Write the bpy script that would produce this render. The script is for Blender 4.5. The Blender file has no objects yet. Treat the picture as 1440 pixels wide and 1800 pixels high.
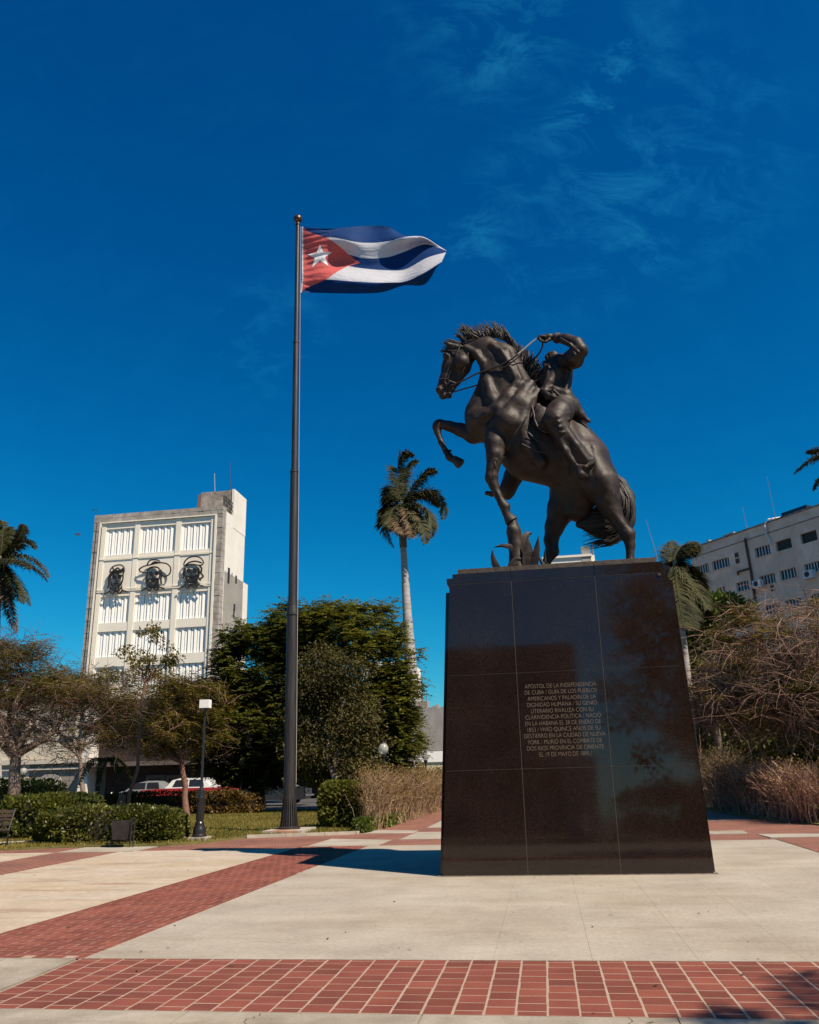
import bpy, math, random
import numpy as np
from mathutils import Vector, Matrix, noise as mnoise

sc = bpy.context.scene
C = sc.collection
rnd = random.Random(7)
R = math.radians

# ------------------------------------------------------------------ camera
F_PX, PITCH, ROLL, EYE = 1435.2, 0.30837, -0.02825, 1.5
cp, sp, cr, sr = math.cos(PITCH), math.sin(PITCH), math.cos(ROLL), math.sin(ROLL)
FW = np.array([0, cp, sp]); U0 = np.array([0, -sp, cp]); R0 = np.array([1.0, 0, 0])
RT = cr*R0+sr*U0; UP = -sr*R0+cr*U0
CAMP = np.array([0, 0, EYE])
cam = bpy.data.cameras.new('camera'); camo = bpy.data.objects.new('camera', cam); C.objects.link(camo)
M = Matrix.Identity(4)
for i in range(3):
    M[i][0], M[i][1], M[i][2], M[i][3] = RT[i], UP[i], -FW[i], CAMP[i]
camo.matrix_world = M
cam.sensor_fit = 'HORIZONTAL'; cam.sensor_width = 36.0; cam.lens = 36.0*F_PX/1440.0
cam.clip_start = 0.1; cam.clip_end = 5000
sc.camera = camo

# ------------------------------------------------------------------ light
SUN = Vector((0.755, -0.655, 0)).normalized()*math.cos(R(51)); SUN.z = math.sin(R(51))
sl = bpy.data.lights.new('sun', 'SUN'); sl.energy = 5.0; sl.angle = R(0.5); sl.color = (1.0, 0.87, 0.70)
so = bpy.data.objects.new('sun', sl); C.objects.link(so)
so.rotation_euler = SUN.to_track_quat('Z', 'Y').to_euler(); so.location = (30, -30, 60)
world = bpy.data.worlds.new('World'); sc.world = world; world.use_nodes = True
sc.view_settings.view_transform = 'Standard'; sc.view_settings.look = 'None'
sc.view_settings.gamma = 1; sc.view_settings.exposure = 0.58; sc.view_settings.use_curve_mapping = False

def world_nodes():
    nt = world.node_tree; N = nt.nodes; Lk = nt.links; N.clear()
    out = N.new('ShaderNodeOutputWorld'); bg = N.new('ShaderNodeBackground')
    sky = N.new('ShaderNodeTexSky'); sky.sky_type = 'NISHITA'; sky.sun_disc = False
    sky.sun_elevation = R(51); sky.sun_rotation = math.atan2(SUN.x, SUN.y)
    sky.altitude = 0; sky.air_density = 1.0; sky.dust_density = 0.25; sky.ozone_density = 3.0
    # the photograph's grading of the whole sky, channel by channel
    sep = N.new('ShaderNodeSeparateColor'); com = N.new('ShaderNodeCombineColor')
    def curve(sock, lim, base, pw, k):
        a = N.new('ShaderNodeMath'); a.operation = 'MINIMUM'; Lk.new(sock, a.inputs[0]); a.inputs[1].default_value = lim
        b = N.new('ShaderNodeMath'); b.operation = 'DIVIDE'; Lk.new(a.outputs[0], b.inputs[0]); b.inputs[1].default_value = base
        c = N.new('ShaderNodeMath'); c.operation = 'POWER'; Lk.new(b.outputs[0], c.inputs[0]); c.inputs[1].default_value = pw
        d = N.new('ShaderNodeMath'); d.operation = 'MULTIPLY'; Lk.new(c.outputs[0], d.inputs[0]); d.inputs[1].default_value = k
        return d.outputs[0]
    mul = N.new('ShaderNodeMix'); mul.data_type = 'RGBA'; mul.blend_type = 'MULTIPLY'; mul.inputs[0].default_value = 1
    mul.inputs[7].default_value = SKY_TINT
    Lk.new(sky.outputs[0], sep.inputs[0])
    Lk.new(curve(sep.outputs[0], 6.0, 4.0, 4.0, SKY_RGB[0]), com.inputs[0]); Lk.new(curve(sep.outputs[1], 14.0, 2.0, 1.28, SKY_RGB[1]), com.inputs[1]); Lk.new(curve(sep.outputs[2], 16.0, 4.0, 1.0, SKY_RGB[2]), com.inputs[2])
    Lk.new(com.outputs[0], mul.inputs[6])
    # thin cirrus wisps: warped noise seen through soft patches of the sky
    geo = N.new('ShaderNodeNewGeometry')
    tc = N.new('ShaderNodeTexCoord')
    mp = N.new('ShaderNodeMapping'); mp.inputs['Rotation'].default_value = (0.3, 0.5, -0.7); mp.inputs['Scale'].default_value = (9, 24, 14)
    Lk.new(tc.outputs['Generated'], mp.inputs[0])
    nz = N.new('ShaderNodeTexNoise'); nz.inputs['Scale'].default_value = 1.3; nz.inputs['Detail'].default_value = 8
    nz.inputs['Roughness'].default_value = 0.7; nz.inputs['Distortion'].default_value = 0.5
    Lk.new(mp.outputs[0], nz.inputs['Vector'])
    rmp = N.new('ShaderNodeMapRange'); rmp.inputs[1].default_value = 0.46; rmp.inputs[2].default_value = 0.86
    Lk.new(nz.outputs[0], rmp.inputs[0])
    tot = None
    for (px, py, rad, amp) in CLOUDS:
        d = FW*F_PX+RT*(px-720)+UP*(900-py); d = d/np.linalg.norm(d)
        dt = N.new('ShaderNodeVectorMath'); dt.operation = 'DOT_PRODUCT'
        nrm = N.new('ShaderNodeVectorMath'); nrm.operation = 'NORMALIZE'
        Lk.new(tc.outputs['Generated'], nrm.inputs[0]); Lk.new(nrm.outputs[0], dt.inputs[0]); dt.inputs[1].default_value = tuple(d)
        mr = N.new('ShaderNodeMapRange'); mr.interpolation_type = 'SMOOTHSTEP'
        mr.inputs[1].default_value = math.cos(rad); mr.inputs[2].default_value = 1.0; mr.inputs[3].default_value = 0; mr.inputs[4].default_value = amp
        Lk.new(dt.outputs['Value'], mr.inputs[0])
        if tot is None: tot = mr.outputs[0]
        else:
            ad = N.new('ShaderNodeMath'); ad.operation = 'ADD'; Lk.new(tot, ad.inputs[0]); Lk.new(mr.outputs[0], ad.inputs[1]); tot = ad.outputs[0]
    base = N.new('ShaderNodeMath'); base.operation = 'ADD'; base.inputs[1].default_value = 0.03; Lk.new(tot, base.inputs[0])
    cm = N.new('ShaderNodeMath'); cm.operation = 'MULTIPLY'; Lk.new(base.outputs[0], cm.inputs[0]); Lk.new(rmp.outputs[0], cm.inputs[1])
    add = N.new('ShaderNodeMix'); add.data_type = 'RGBA'; add.blend_type = 'ADD'
    Lk.new(cm.outputs[0], add.inputs[0]); Lk.new(mul.outputs[2], add.inputs[6]); add.inputs[7].default_value = (0.3, 3.6, 4.6, 1)
    Lk.new(add.outputs[2], bg.inputs[0]); bg.inputs[1].default_value = 0.07
    Lk.new(bg.outputs[0], out.inputs[0])
SKY_TINT = (1, 1, 1, 1); SKY_RGB = (.55, 1.12, 3.75)
CLOUDS = [(1085, 120, .04, .34), (1050, 165, .035, .36), (1005, 225, .04, .34), (1150, 60, .06, .18), (900, 30, .10, .3), (800, 60, .1, .12), (480, 600, .09, .2),
          (800, 420, .07, .3), (1200, 300, .15, .2), (1000, 380, .15, .2)]
world_nodes()

# ------------------------------------------------------------------ frames
TH = R(8.5); CT, ST = math.cos(TH), math.sin(TH)
def W(x, y, z=0.0):                       # plaza grid (turned 8.5 degrees) to world
    return (x*CT+y*ST, -x*ST+y*CT, z)
NS = np.array([ST, CT, 0.0])
def on(px, py, ys):                        # where a sight line meets the upright plane y = ys of the plaza grid
    d = FW*F_PX+RT*(px-720)+UP*(900-py)
    return CAMP+d*((ys-CAMP@NS)/(d@NS))
def grid(P): return (P[0]*CT-P[1]*ST, P[0]*ST+P[1]*CT, P[2])
def ongrid(px, py, ys): return grid(on(px, py, ys))

# ------------------------------------------------------------------ object helpers
def meshdata(name, V, Fs, mats, smooth=False, fm=None):
    me = bpy.data.meshes.new(name)
    V = np.asarray(V, dtype=np.float64)
    if isinstance(Fs, np.ndarray) and Fs.ndim == 2:
        n, k = Fs.shape
        me.vertices.add(len(V)); me.vertices.foreach_set('co', V.astype(np.float32).ravel())
        me.loops.add(n*k); me.loops.foreach_set('vertex_index', Fs.astype(np.int32).ravel())
        me.polygons.add(n); me.polygons.foreach_set('loop_start', np.arange(0, n*k, k, dtype=np.int32))
        me.polygons.foreach_set('loop_total', np.full(n, k, dtype=np.int32))
        me.update(calc_edges=True)
    else:
        me.from_pydata([tuple(v) for v in V], [], [tuple(f) for f in Fs]); me.update()
    if not isinstance(mats, (list, tuple)): mats = [mats]
    for m in mats: me.materials.append(m)
    if fm is not None: me.polygons.foreach_set('material_index', np.asarray(fm, dtype=np.int32))
    if smooth: me.polygons.foreach_set('use_smooth', np.ones(len(me.polygons), dtype=bool))
    return me
def tag(o, label=None, cat=None, group=None, kind=None):
    if label: o['label'] = label
    if cat: o['category'] = cat
    if group: o['group'] = group
    if kind: o['kind'] = kind
    return o
def empty(name, loc, label, cat, group=None):
    o = bpy.data.objects.new(name, None); C.objects.link(o); o.location = loc; o.empty_display_size = .2
    return tag(o, label, cat, group)
def wloc(o):
    v = Vector((0, 0, 0))
    while o is not None: v = v+o.location; o = o.parent
    return np.array(v)
class MB:                                  # collects shapes in world coordinates
    def __init__(s): s.V = []; s.F = []; s.n = 0; s.fm = []; s.cm = 0
    def add(s, V, Fs):
        s.V.append(np.asarray(V, float)); 
        for f in Fs: s.F.append(tuple(i+s.n for i in f)); s.fm.append(s.cm)
        s.n += len(V); return s
    def hexa(s, P):                        # 8 corners: bottom 4 ccw, top 4
        return s.add(P, [(3, 2, 1, 0), (4, 5, 6, 7), (0, 1, 5, 4), (1, 2, 6, 5), (2, 3, 7, 6), (3, 0, 4, 7)])
    def box(s, x0, x1, y0, y1, z0, z1, fr=W):
        return s.hexa([fr(x0, y0, z0), fr(x1, y0, z0), fr(x1, y1, z0), fr(x0, y1, z0), fr(x0, y0, z1), fr(x1, y0, z1), fr(x1, y1, z1), fr(x0, y1, z1)])
    def tube(s, pts, rad, n=8, cap=True):
        pts = [np.array(p, float) for p in pts]; m = len(pts)
        if not hasattr(rad, '__len__'): rad = [rad]*m
        V = []; ref = None
        for i, p in enumerate(pts):
            t = pts[min(i+1, m-1)]-pts[max(i-1, 0)]; t = t/(np.linalg.norm(t)+1e-9)
            if ref is None:
                a = np.array([0, 0, 1.0]) if abs(t[2]) < .9 else np.array([1.0, 0, 0])
                ref = np.cross(a, t)
            ref = ref-t*(ref@t); ref /= np.linalg.norm(ref)+1e-9; b = np.cross(t, ref)
            for k in range(n):
                an = 2*math.pi*k/n; V.append(p+(ref*math.cos(an)+b*math.sin(an))*rad[i])
        Fs = []
        for i in range(m-1):
            for k in range(n):
                k2 = (k+1) % n; Fs.append((i*n+k, i*n+k2, (i+1)*n+k2, (i+1)*n+k))
        if cap: Fs += [tuple(range(n))[::-1], tuple((m-1)*n+k for k in range(n))]
        return s.add(V, Fs)
    def lathe(s, c, prof, n=20):           # prof: (radius, z) upward about a vertical axis
        V = []; Fs = []
        for r, z in prof:
            for k in range(n):
                a = 2*math.pi*k/n; V.append((c[0]+r*math.cos(a), c[1]+r*math.sin(a), c[2]+z))
        m = len(prof)
        for i in range(m-1):
            for k in range(n):
                k2 = (k+1) % n; Fs.append((i*n+k, i*n+k2, (i+1)*n+k2, (i+1)*n+k))
        Fs += [tuple(range(n))[::-1], tuple((m-1)*n+k for k in range(n))]
        return s.add(V, Fs)
    def build(s, name, mat, parent=None, smooth=False):
        V = np.concatenate(s.V)-(wloc(parent) if parent else 0)
        me = meshdata(name, V, s.F, mat, smooth, s.fm if isinstance(mat, (list, tuple)) and len(mat) > 1 else None)
        o = bpy.data.objects.new(name, me); C.objects.link(o)
        if parent: o.parent = parent
        return o
def arr_obj(name, V, Fs, mat, parent=None, smooth=False, base=None):
    V = np.asarray(V, float)-(wloc(parent) if parent else (np.array(base) if base is not None else 0))
    me = meshdata(name, V, Fs, mat, smooth)
    o = bpy.data.objects.new(name, me); C.objects.link(o)
    if parent: o.parent = parent
    elif base is not None: o.location = base
    return o
def autosmooth(o, ang=40):
    me = o.data
    me.polygons.foreach_set('use_smooth', np.ones(len(me.polygons), dtype=bool))
    try: me.set_sharp_from_angle(angle=R(ang))
    except Exception: pass
    return o

# ------------------------------------------------------------------ materials
def mat(name, col, rough=.6, metal=0.0, var=None, scale=3.0, detail=6, bump=0.0, bscale=20.0, spec=.5, coat=0, coord='Object', stretch=None, dist=0.0):
    m = bpy.data.materials.new(name); m.use_nodes = True; nt = m.node_tree; N = nt.nodes; Lk = nt.links
    b = N['Principled BSDF']; b.inputs['Base Color'].default_value = (*col, 1); b.inputs['Roughness'].default_value = rough
    b.inputs['Metallic'].default_value = metal; b.inputs['Specular IOR Level'].default_value = spec
    if coat: b.inputs['Coat Weight'].default_value = coat
    tc = N.new('ShaderNodeTexCoord'); src = tc.outputs[coord]
    if stretch:
        mp = N.new('ShaderNodeMapping'); mp.inputs['Scale'].default_value = stretch; Lk.new(src, mp.inputs[0]); src = mp.outputs[0]
    if var:
        nz = N.new('ShaderNodeTexNoise'); nz.inputs['Scale'].default_value = scale; nz.inputs['Detail'].default_value = detail; nz.inputs['Roughness'].default_value = .62
        nz.inputs['Distortion'].default_value = dist
        Lk.new(src, nz.inputs['Vector'])
        cr_ = N.new('ShaderNodeValToRGB'); e = cr_.color_ramp.elements; e[0].position = .32; e[1].position = .68
        e[0].color = (*col, 1); e[1].color = (*var, 1)
        Lk.new(nz.outputs[0], cr_.inputs[0]); Lk.new(cr_.outputs[0], b.inputs['Base Color'])
    if bump:
        nb = N.new('ShaderNodeTexNoise'); nb.inputs['Scale'].default_value = bscale; nb.inputs['Detail'].default_value = 6; Lk.new(src, nb.inputs['Vector'])
        bp = N.new('ShaderNodeBump'); bp.inputs['Strength'].default_value = bump; bp.inputs['Distance'].default_value = .02
        Lk.new(nb.outputs[0], bp.inputs['Height']); Lk.new(bp.outputs[0], b.inputs['Normal'])
    return m
# ------------------------------------------------------------------ sculpting: rounded cones blended and skinned by surface nets
def sculpt(prims, vox=0.028, name='x', ridges=None):
    P = []
    for q in prims:
        P.append(q)
    lo = np.min([np.minimum(q['a'], q['b'])-max(q['ra'], q['rb']) for q in P if q['op'] == '+'], axis=0)-.12
    hi = np.max([np.maximum(q['a'], q['b'])+max(q['ra'], q['rb']) for q in P if q['op'] == '+'], axis=0)+.12
    n = np.ceil((hi-lo)/vox).astype(int)+1
    D = np.full(n, 0.3, dtype=np.float32)
    ax = [lo[i]+vox*np.arange(n[i]) for i in range(3)]
    for q in P:
        a, b, ra, rb, k = q['a'], q['b'], q['ra'], q['rb'], q['k']
        mrg = max(ra, rb)+.13
        i0 = np.maximum(((np.minimum(a, b)-mrg-lo)/vox).astype(int), 0); i1 = np.minimum(((np.maximum(a, b)+mrg-lo)/vox).astype(int)+2, n)
        if (i1 <= i0).any(): continue
        X = ax[0][i0[0]:i1[0]][:, None, None]; Y = ax[1][i0[1]:i1[1]][None, :, None]; Z = ax[2][i0[2]:i1[2]][None, None, :]
        sq = q.get('sq', 1.0)
        ba = b-a
        px, py, pz = X-a[0], Y-a[1], Z-a[2]
        L2 = ba@ba+1e-12
        if sq != 1.0:                      # flattened across the statue (along NS)
            e = px*NS[0]+py*NS[1]; eb = ba@NS
            # stretch measure along NS
            t = np.clip((px*ba[0]+py*ba[1]+pz*ba[2])/L2, 0, 1)
            dx, dy, dz = px-ba[0]*t, py-ba[1]*t, pz-ba[2]*t
            en = dx*NS[0]+dy*NS[1]
            d2 = dx*dx+dy*dy+dz*dz+en*en*(sq*sq-1)
        else:
            t = np.clip((px*ba[0]+py*ba[1]+pz*ba[2])/L2, 0, 1)
            d2 = (px-ba[0]*t)**2+(py-ba[1]*t)**2+(pz-ba[2]*t)**2
        d = np.sqrt(d2)-(ra+(rb-ra)*t)
        if sq > 1: d = d/((1+sq)/2)
        S_ = D[i0[0]:i1[0], i0[1]:i1[1], i0[2]:i1[2]]
        if q['op'] == '+':
            h = np.clip(.5+.5*(S_-d)/k, 0, 1); S_[...] = S_*(1-h)+d*h-k*h*(1-h)
        else:
            d = -d; h = np.clip(.5-.5*(S_-d)/k, 0, 1); S_[...] = S_*(1-h)+d*h+k*h*(1-h)
    return nets(D, lo, vox)
def nets(D, lo, vox):
    s = D < 0
    nx, ny, nz = D.shape
    c = np.zeros((nx-1, ny-1, nz-1), dtype=np.int8)
    for dx in (0, 1):
        for dy in (0, 1):
            for dz in (0, 1): c += s[dx:nx-1+dx, dy:ny-1+dy, dz:nz-1+dz]
    act = (c > 0) & (c < 8)
    idx = np.full(act.shape, -1, dtype=np.int64); ii = np.argwhere(act); idx[act] = np.arange(len(ii))
    acc = np.zeros((len(ii), 3)); cnt = np.zeros(len(ii))
    E_ = []
    cor = [(0, 0, 0), (1, 0, 0), (0, 1, 0), (1, 1, 0), (0, 0, 1), (1, 0, 1), (0, 1, 1), (1, 1, 1)]
    for i in range(8):
        for j in range(i+1, 8):
            if sum(abs(cor[i][k]-cor[j][k]) for k in range(3)) == 1: E_.append((cor[i], cor[j]))
    for a, b in E_:
        va = D[ii[:, 0]+a[0], ii[:, 1]+a[1], ii[:, 2]+a[2]]; vb = D[ii[:, 0]+b[0], ii[:, 1]+b[1], ii[:, 2]+b[2]]
        m = (va < 0) != (vb < 0); t = np.where(m, va/(va-vb+1e-12*(va == vb)), 0)
        P = np.array(a)[None]+t[:, None]*(np.array(b)-np.array(a))[None]
        acc += P*m[:, None]; cnt += m
    V = lo+vox*(ii+acc/cnt[:, None])
    Fs = []
    # x edges
    for axn in range(3):
        o1, o2 = [(1, 2), (2, 0), (0, 1)][axn]
        sl0 = [slice(1, None)]*3; sl0[axn] = slice(0, -1)
        sl1 = [slice(1, None)]*3; sl1[axn] = slice(1, None)
        A = s[tuple(sl0)]; B = s[tuple(sl1)]
        # restrict interior
        e = np.argwhere(A != B); 
        if len(e) == 0: continue
        pos = e.copy()
        pos[:, o1] += 1; pos[:, o2] += 1
        ok = np.ones(len(e), bool)
        for o in (o1, o2): ok &= pos[:, o] < act.shape[o]
        sgn = A[tuple(e.T)]; pos = pos[ok]; sgn = sgn[ok]
        def g(d1, d2):
            q = pos.copy(); q[:, o1] -= d1; q[:, o2] -= d2; return idx[tuple(q.T)]
        quad = np.stack([g(1, 1), g(0, 1), g(0, 0), g(1, 0)], 1)
        quad[~sgn] = quad[~sgn][:, ::-1]
        Fs.append(quad[(quad >= 0).all(1)])
    return V, np.concatenate(Fs)
YS = 14.4                                   # middle plane of the statue in the plaza grid
PXM = 0.00317                               # metres per sketch unit at the statue
def S(x, y, v=0.0): return on(740+x/3.4286, 550+y/3.4286, YS+v)
def rc(p, r, q, r2, k=.05, sq=1.0, op='+'):
    return dict(a=S(*p), b=S(*q), ra=r*PXM, rb=r2*PXM, k=k, sq=sq, op=op)
def chain(pts, k=.05, sq=1.0, op='+'):      # pts: (x, y, v, r)
    return [rc(p[:3], p[3], q[:3], q[3], k, sq, op) for p, q in zip(pts, pts[1:])]
def ball(x, y, v, r, k=.05, sq=1.0, op='+'): return [rc((x, y, v), r, (x+1, y, v), r, k, sq, op)]
# ------------------------------------------------------------------ equestrian statue
bronze = mat('bronze', (.009, .0048, .0036), rough=.56, metal=.0, var=(.037, .0235, .0175), scale=3.2, bump=.9, bscale=6, spec=.34, dist=1.0)
bronze_dark = mat('bronze_dark', (.009, .0055, .0045), rough=.6, metal=.0, var=(.030, .020, .015), scale=5, bump=.3, bscale=25)
sb = W(0.3, YS, 4.70)
statue = empty('equestrian_statue', sb, 'dark bronze statue of a rearing horse with a falling rider, on the black granite plinth', 'statue')
def groove(pts, r=5, k=.035): return chain([(a, b, v, r) for a, b, v in pts], k=k, op='-')
H = []
# trunk
H += chain([(405, 640, 0, 138), (520, 650, 0, 185), (690, 800, 0, 212), (830, 850, 0, 195), (950, 925, 0, 172), (1045, 1000, 0, 132)], k=.12, sq=1.35)
H += chain([(560, 560, 0, 150), (680, 520, 0, 80), (800, 640, 0, 120), (930, 800, 0, 120), (1010, 860, 0, 110)], k=.12, sq=1.3)
H += ball(345, 640, -.14, 70, k=.08) + ball(340, 640, .14, 66, k=.08) + chain([(425, 460, 0, 92), (372, 590, 0, 98)], k=.12, sq=1.3) + groove([(300, 560, -.02), (285, 650, -.02), (320, 740, 0)], 9)
H += ball(520, 660, -.36, 88, k=.12) + ball(585, 560, -.28, 90, k=.12)       # near shoulder
H += ball(1000, 880, -.22, 105, k=.14) + ball(1000, 900, .22, 105, k=.14)
# neck
H += chain([(560, 540, 0, 160), (500, 400, 0, 142), (470, 290, 0, 118), (390, 218, 0, 80), (310, 205, 0, 56)], k=.08, sq=1.5)
H += chain([(262, 205, -.10, 14), (330, 245, -.16, 24), (372, 300, -.17, 24), (380, 365, -.15, 14)], k=.05)
H += chain([(430, 200, -.2, 18), (500, 240, -.26, 24), (545, 330, -.30, 26), (600, 430, -.32, 30)], k=.10)
H += chain([(400, 300, -.15, 16), (400, 420, -.22, 26), (430, 520, -.32, 34), (480, 600, -.38, 40)], k=.08)
H += chain([(520, 480, -.38, 18), (470, 560, -.40, 22), (380, 600, -.3, 26), (300, 620, -.2, 22)], k=.06)
H += chain([(660, 430, -.25, 30), (600, 520, -.36, 38), (540, 600, -.42, 40)], k=.08)
H += chain([(700, 480, -.26, 30), (640, 570, -.38, 40), (600, 680, -.42, 55)], k=.07)
# head
H += chain([(300, 215, 0, 55), (250, 275, 0, 70), (240, 320, 0, 64)], k=.05, sq=1.7)
H += chain([(190, 235, 0, 50), (175, 330, 0, 50), (152, 400, 0, 40), (128, 462, 0, 38)], k=.05, sq=1.35)
H += chain([(240, 330, 0, 62), (205, 400, 0, 42), (178, 455, 0, 28), (165, 492, 0, 22)], k=.04, sq=1.5)
H += ball(112, 465, -.07, 24, k=.03) + ball(112, 465, .07, 24, k=.03) + ball(132, 500, 0, 24, k=.03) + ball(168, 498, 0, 20, k=.025)
H += ball(104, 462, -.115, 8, k=.015, op='-') + chain([(120, 505, -.2, 4), (165, 478, -.2, 4)], k=.02, op='-')
H += ball(150, 262, -.12, 20, k=.03) + ball(150, 262, .13, 20, k=.03) + chain([(135, 248, -.16, 6), (152, 244, -.19, 7), (168, 256, -.18, 6)], k=.015) + groove([(140, 266, -.2), (160, 268, -.2)], 5, .012)
H += chain([(180, 300, -.13, 8), (150, 380, -.10, 8), (140, 430, -.08, 8)], k=.03)
H += ball(245, 300, -.10, 56, k=.05) + groove([(285, 330, -.26), (240, 375, -.22), (200, 430, -.16)], 5, .02) + groove([(180, 250, -.2), (205, 300, -.22), (200, 350, -.2)], 5, .025)
H += chain([(215, 205, -.08, 20), (165, 190, -.13, 14), (138, 168, -.15, 4)], k=.03) + chain([(230, 200, .08, 20), (195, 178, .12, 12), (180, 172, .14, 4)], k=.03)
# raised far foreleg
H += chain([(380, 700, .18, 92), (318, 728, .28, 62), (240, 705, .34, 42), (170, 682, .36, 32), (112, 668, .36, 28), (96, 690, .36, 27), (100, 720, .35, 20), (122, 780, .34, 17), (150, 835, .33, 17), (172, 868, .32, 22), (198, 890, .32, 18)], k=.035)
H += ball(96, 672, .33, 25, k=.03) + ball(180, 830, .33, 8, k=.03)
# near foreleg, hoof set on the agave stem
H += chain([(470, 700, -.25, 80), (445, 790, -.36, 58), (446, 860, -.38, 50), (432, 940, -.4, 36), (426, 995, -.4, 37), (440, 1040, -.4, 28), (466, 1100, -.4, 22), (488, 1145, -.4, 23), (508, 1172, -.4, 28), (512, 1205, -.4, 20), (528, 1230, -.38, 26)], k=.035)
H += chain([(420, 700, -.42, 10), (425, 760, -.46, 18), (440, 850, -.48, 20), (430, 930, -.46, 12)], k=.03)
H += chain([(490, 790, -.42, 14), (480, 870, -.42, 22), (455, 950, -.42, 10)], k=.03) + ball(506, 805, -.34, 24, k=.04)
H += ball(414, 1000, -.46, 14, k=.03) + ball(440, 985, -.47, 12, k=.03)
H += chain([(455, 1070, -.46, 6), (500, 1165, -.46, 6)], k=.02)
# near hind leg
H += chain([(1010, 960, -.2, 130), (1085, 1040, -.3, 104), (1128, 1130, -.34, 70), (1150, 1190, -.34, 54), (1190, 1262, -.34, 37), (1248, 1338, -.34, 38), (1262, 1400, -.34, 25), (1262, 1500, -.34, 22), (1262, 1545, -.34, 25), (1248, 1572, -.34, 22)], k=.05)
H += chain([(1120, 1150, -.46, 12), (1180, 1230, -.44, 12), (1250, 1310, -.42, 10)], k=.04) + ball(1268, 1322, -.34, 22, k=.03)
H += chain([(1040, 900, -.42, 30), (1090, 1000, -.5, 40), (1140, 1080, -.46, 36)], k=.08) + chain([(1100, 1130, -.45, 25), (1140, 1200, -.42, 18)], k=.05)
# far hind leg
H += chain([(930, 990, .2, 140), (900, 1080, .26, 118), (850, 1180, .3, 84), (805, 1290, .34, 54), (785, 1370, .36, 40), (792, 1438, .36, 36), (768, 1478, .36, 24), (752, 1530, .36, 22), (748, 1575, .36, 22)], k=.06)
H += chain([(960, 1090, .05, 110), (950, 1190, .08, 70)], k=.12)
# belly and flank modelling
H += chain([(600, 700, -.42, 26), (650, 800, -.47, 30), (720, 900, -.45, 36)], k=.1)
H += chain([(610, 790, -.50, 5), (690, 850, -.52, 6)], k=.03)
H += chain([(860, 700, -.3, 60), (900, 800, -.36, 60), (960, 900, -.38, 60)], k=.12)
H += groove([(700, 560, -.62), (620, 620, -.66), (560, 690, -.62), (540, 760, -.6)], 10)
H += groove([(520, 520, -.62), (450, 590, -.6), (390, 640, -.55)], 9)
H += groove([(1010, 760, -.5), (1040, 860, -.6), (1030, 960, -.62)], 10)
H += groove([(1060, 1120, -.62), (1120, 1170, -.58)], 8)
# neck folds, shoulder blade, ribs and veins
for a_ in ([(455, 170, -.2), (520, 230, -.36), (560, 310, -.4), (590, 400, -.42)], [(420, 210, -.24), (470, 280, -.34), (480, 370, -.36), (470, 450, -.40)], [(620, 400, -.38), (560, 480, -.50), (500, 560, -.56)], [(690, 520, -.46), (640, 640, -.60), (610, 720, -.62)]):
    H += [dict(q, k=.06) for q in groove(a_, 8)]
for a_ in ([(505, 520, -.44), (455, 570, -.47), (400, 610, -.42), (340, 640, -.33)], [(530, 560, -.49), (480, 620, -.50), (430, 670, -.46)], [(560, 430, -.36), (520, 500, -.42), (480, 560, -.45)]):
    H += chain([(x, y, v, 7+6*(0 < i_ < len(a_)-1)) for i_, (x, y, v) in enumerate(a_)], k=.10)
H += chain([(1085, 960, -.5, 7), (1110, 1040, -.54, 7)], k=.04) + chain([(455, 880, -.54, 4), (440, 980, -.52, 4)], k=.02)
V_, F_ = sculpt(H, .026)
horse = arr_obj('horse', V_, F_, bronze, statue, smooth=True)

def hoof(top, toe, r0, r1, v):
    mb = MB(); a = S(*top, v); b = S(*toe, v); mb.tube([a-(b-a)*.15, a, a+(b-a)*.75, b, b+(b-a)*.06], [r0*PXM*.8, r0*PXM, r1*PXM, r1*PXM*1.03, r1*PXM*.9], 14)
    return autosmooth(mb.build('hoof', bronze_dark, statue))
hoof((200, 880), (240, 912), 23, 32, .32); hoof((522, 1222), (548, 1258), 26, 36, -.38)
for c0, r_, v in (((1250, 1560), 26, -.34), ((745, 1560), 26, .36)):
    p = S(*c0, v); p[2] = 4.72; mb = MB(); mb.lathe(p, [(.13, 0), (.13, .02), (.105, .13), (.08, .16)], 14); autosmooth(mb.build('hoof', bronze_dark, statue))

# hair locks: tapered, curved
def lock(mb, p0, p1, bend, r, n=6, seg=6, wob=.02):
    p0 = np.array(p0); p1 = np.array(p1); pts = []
    for i in range(seg+1):
        t = i/seg; p = p0*(1-t)+p1*t+np.array(bend)*math.sin(math.pi*t)
        p = p+np.array([rnd.uniform(-1, 1) for _ in range(3)])*wob*t
        pts.append(p)
    rad = [r*(.75+.5*math.sin(math.pi*min(1, i/seg*1.1)))*(1-(i/seg)**3)+.002 for i in range(seg+1)]
    mb.tube(pts, rad, n)
mb = MB()
crest = [(262, 195), (300, 168), (345, 150), (400, 142), (455, 142), (505, 160), (545, 195), (580, 245), (610, 300), (640, 355), (668, 410), (690, 450)]
def along(P, t):
    f = t*(len(P)-1); i = min(int(f), len(P)-2); f -= i
    return tuple(P[i][k]*(1-f)+P[i+1][k]*f for k in range(len(P[0])))
tips = [(208, 125), (212, 72), (250, 62), (325, 72), (400, 42), (478, 48), (515, 120), (575, 172), (655, 212), (712, 268), (745, 330), (725, 445)]
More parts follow.
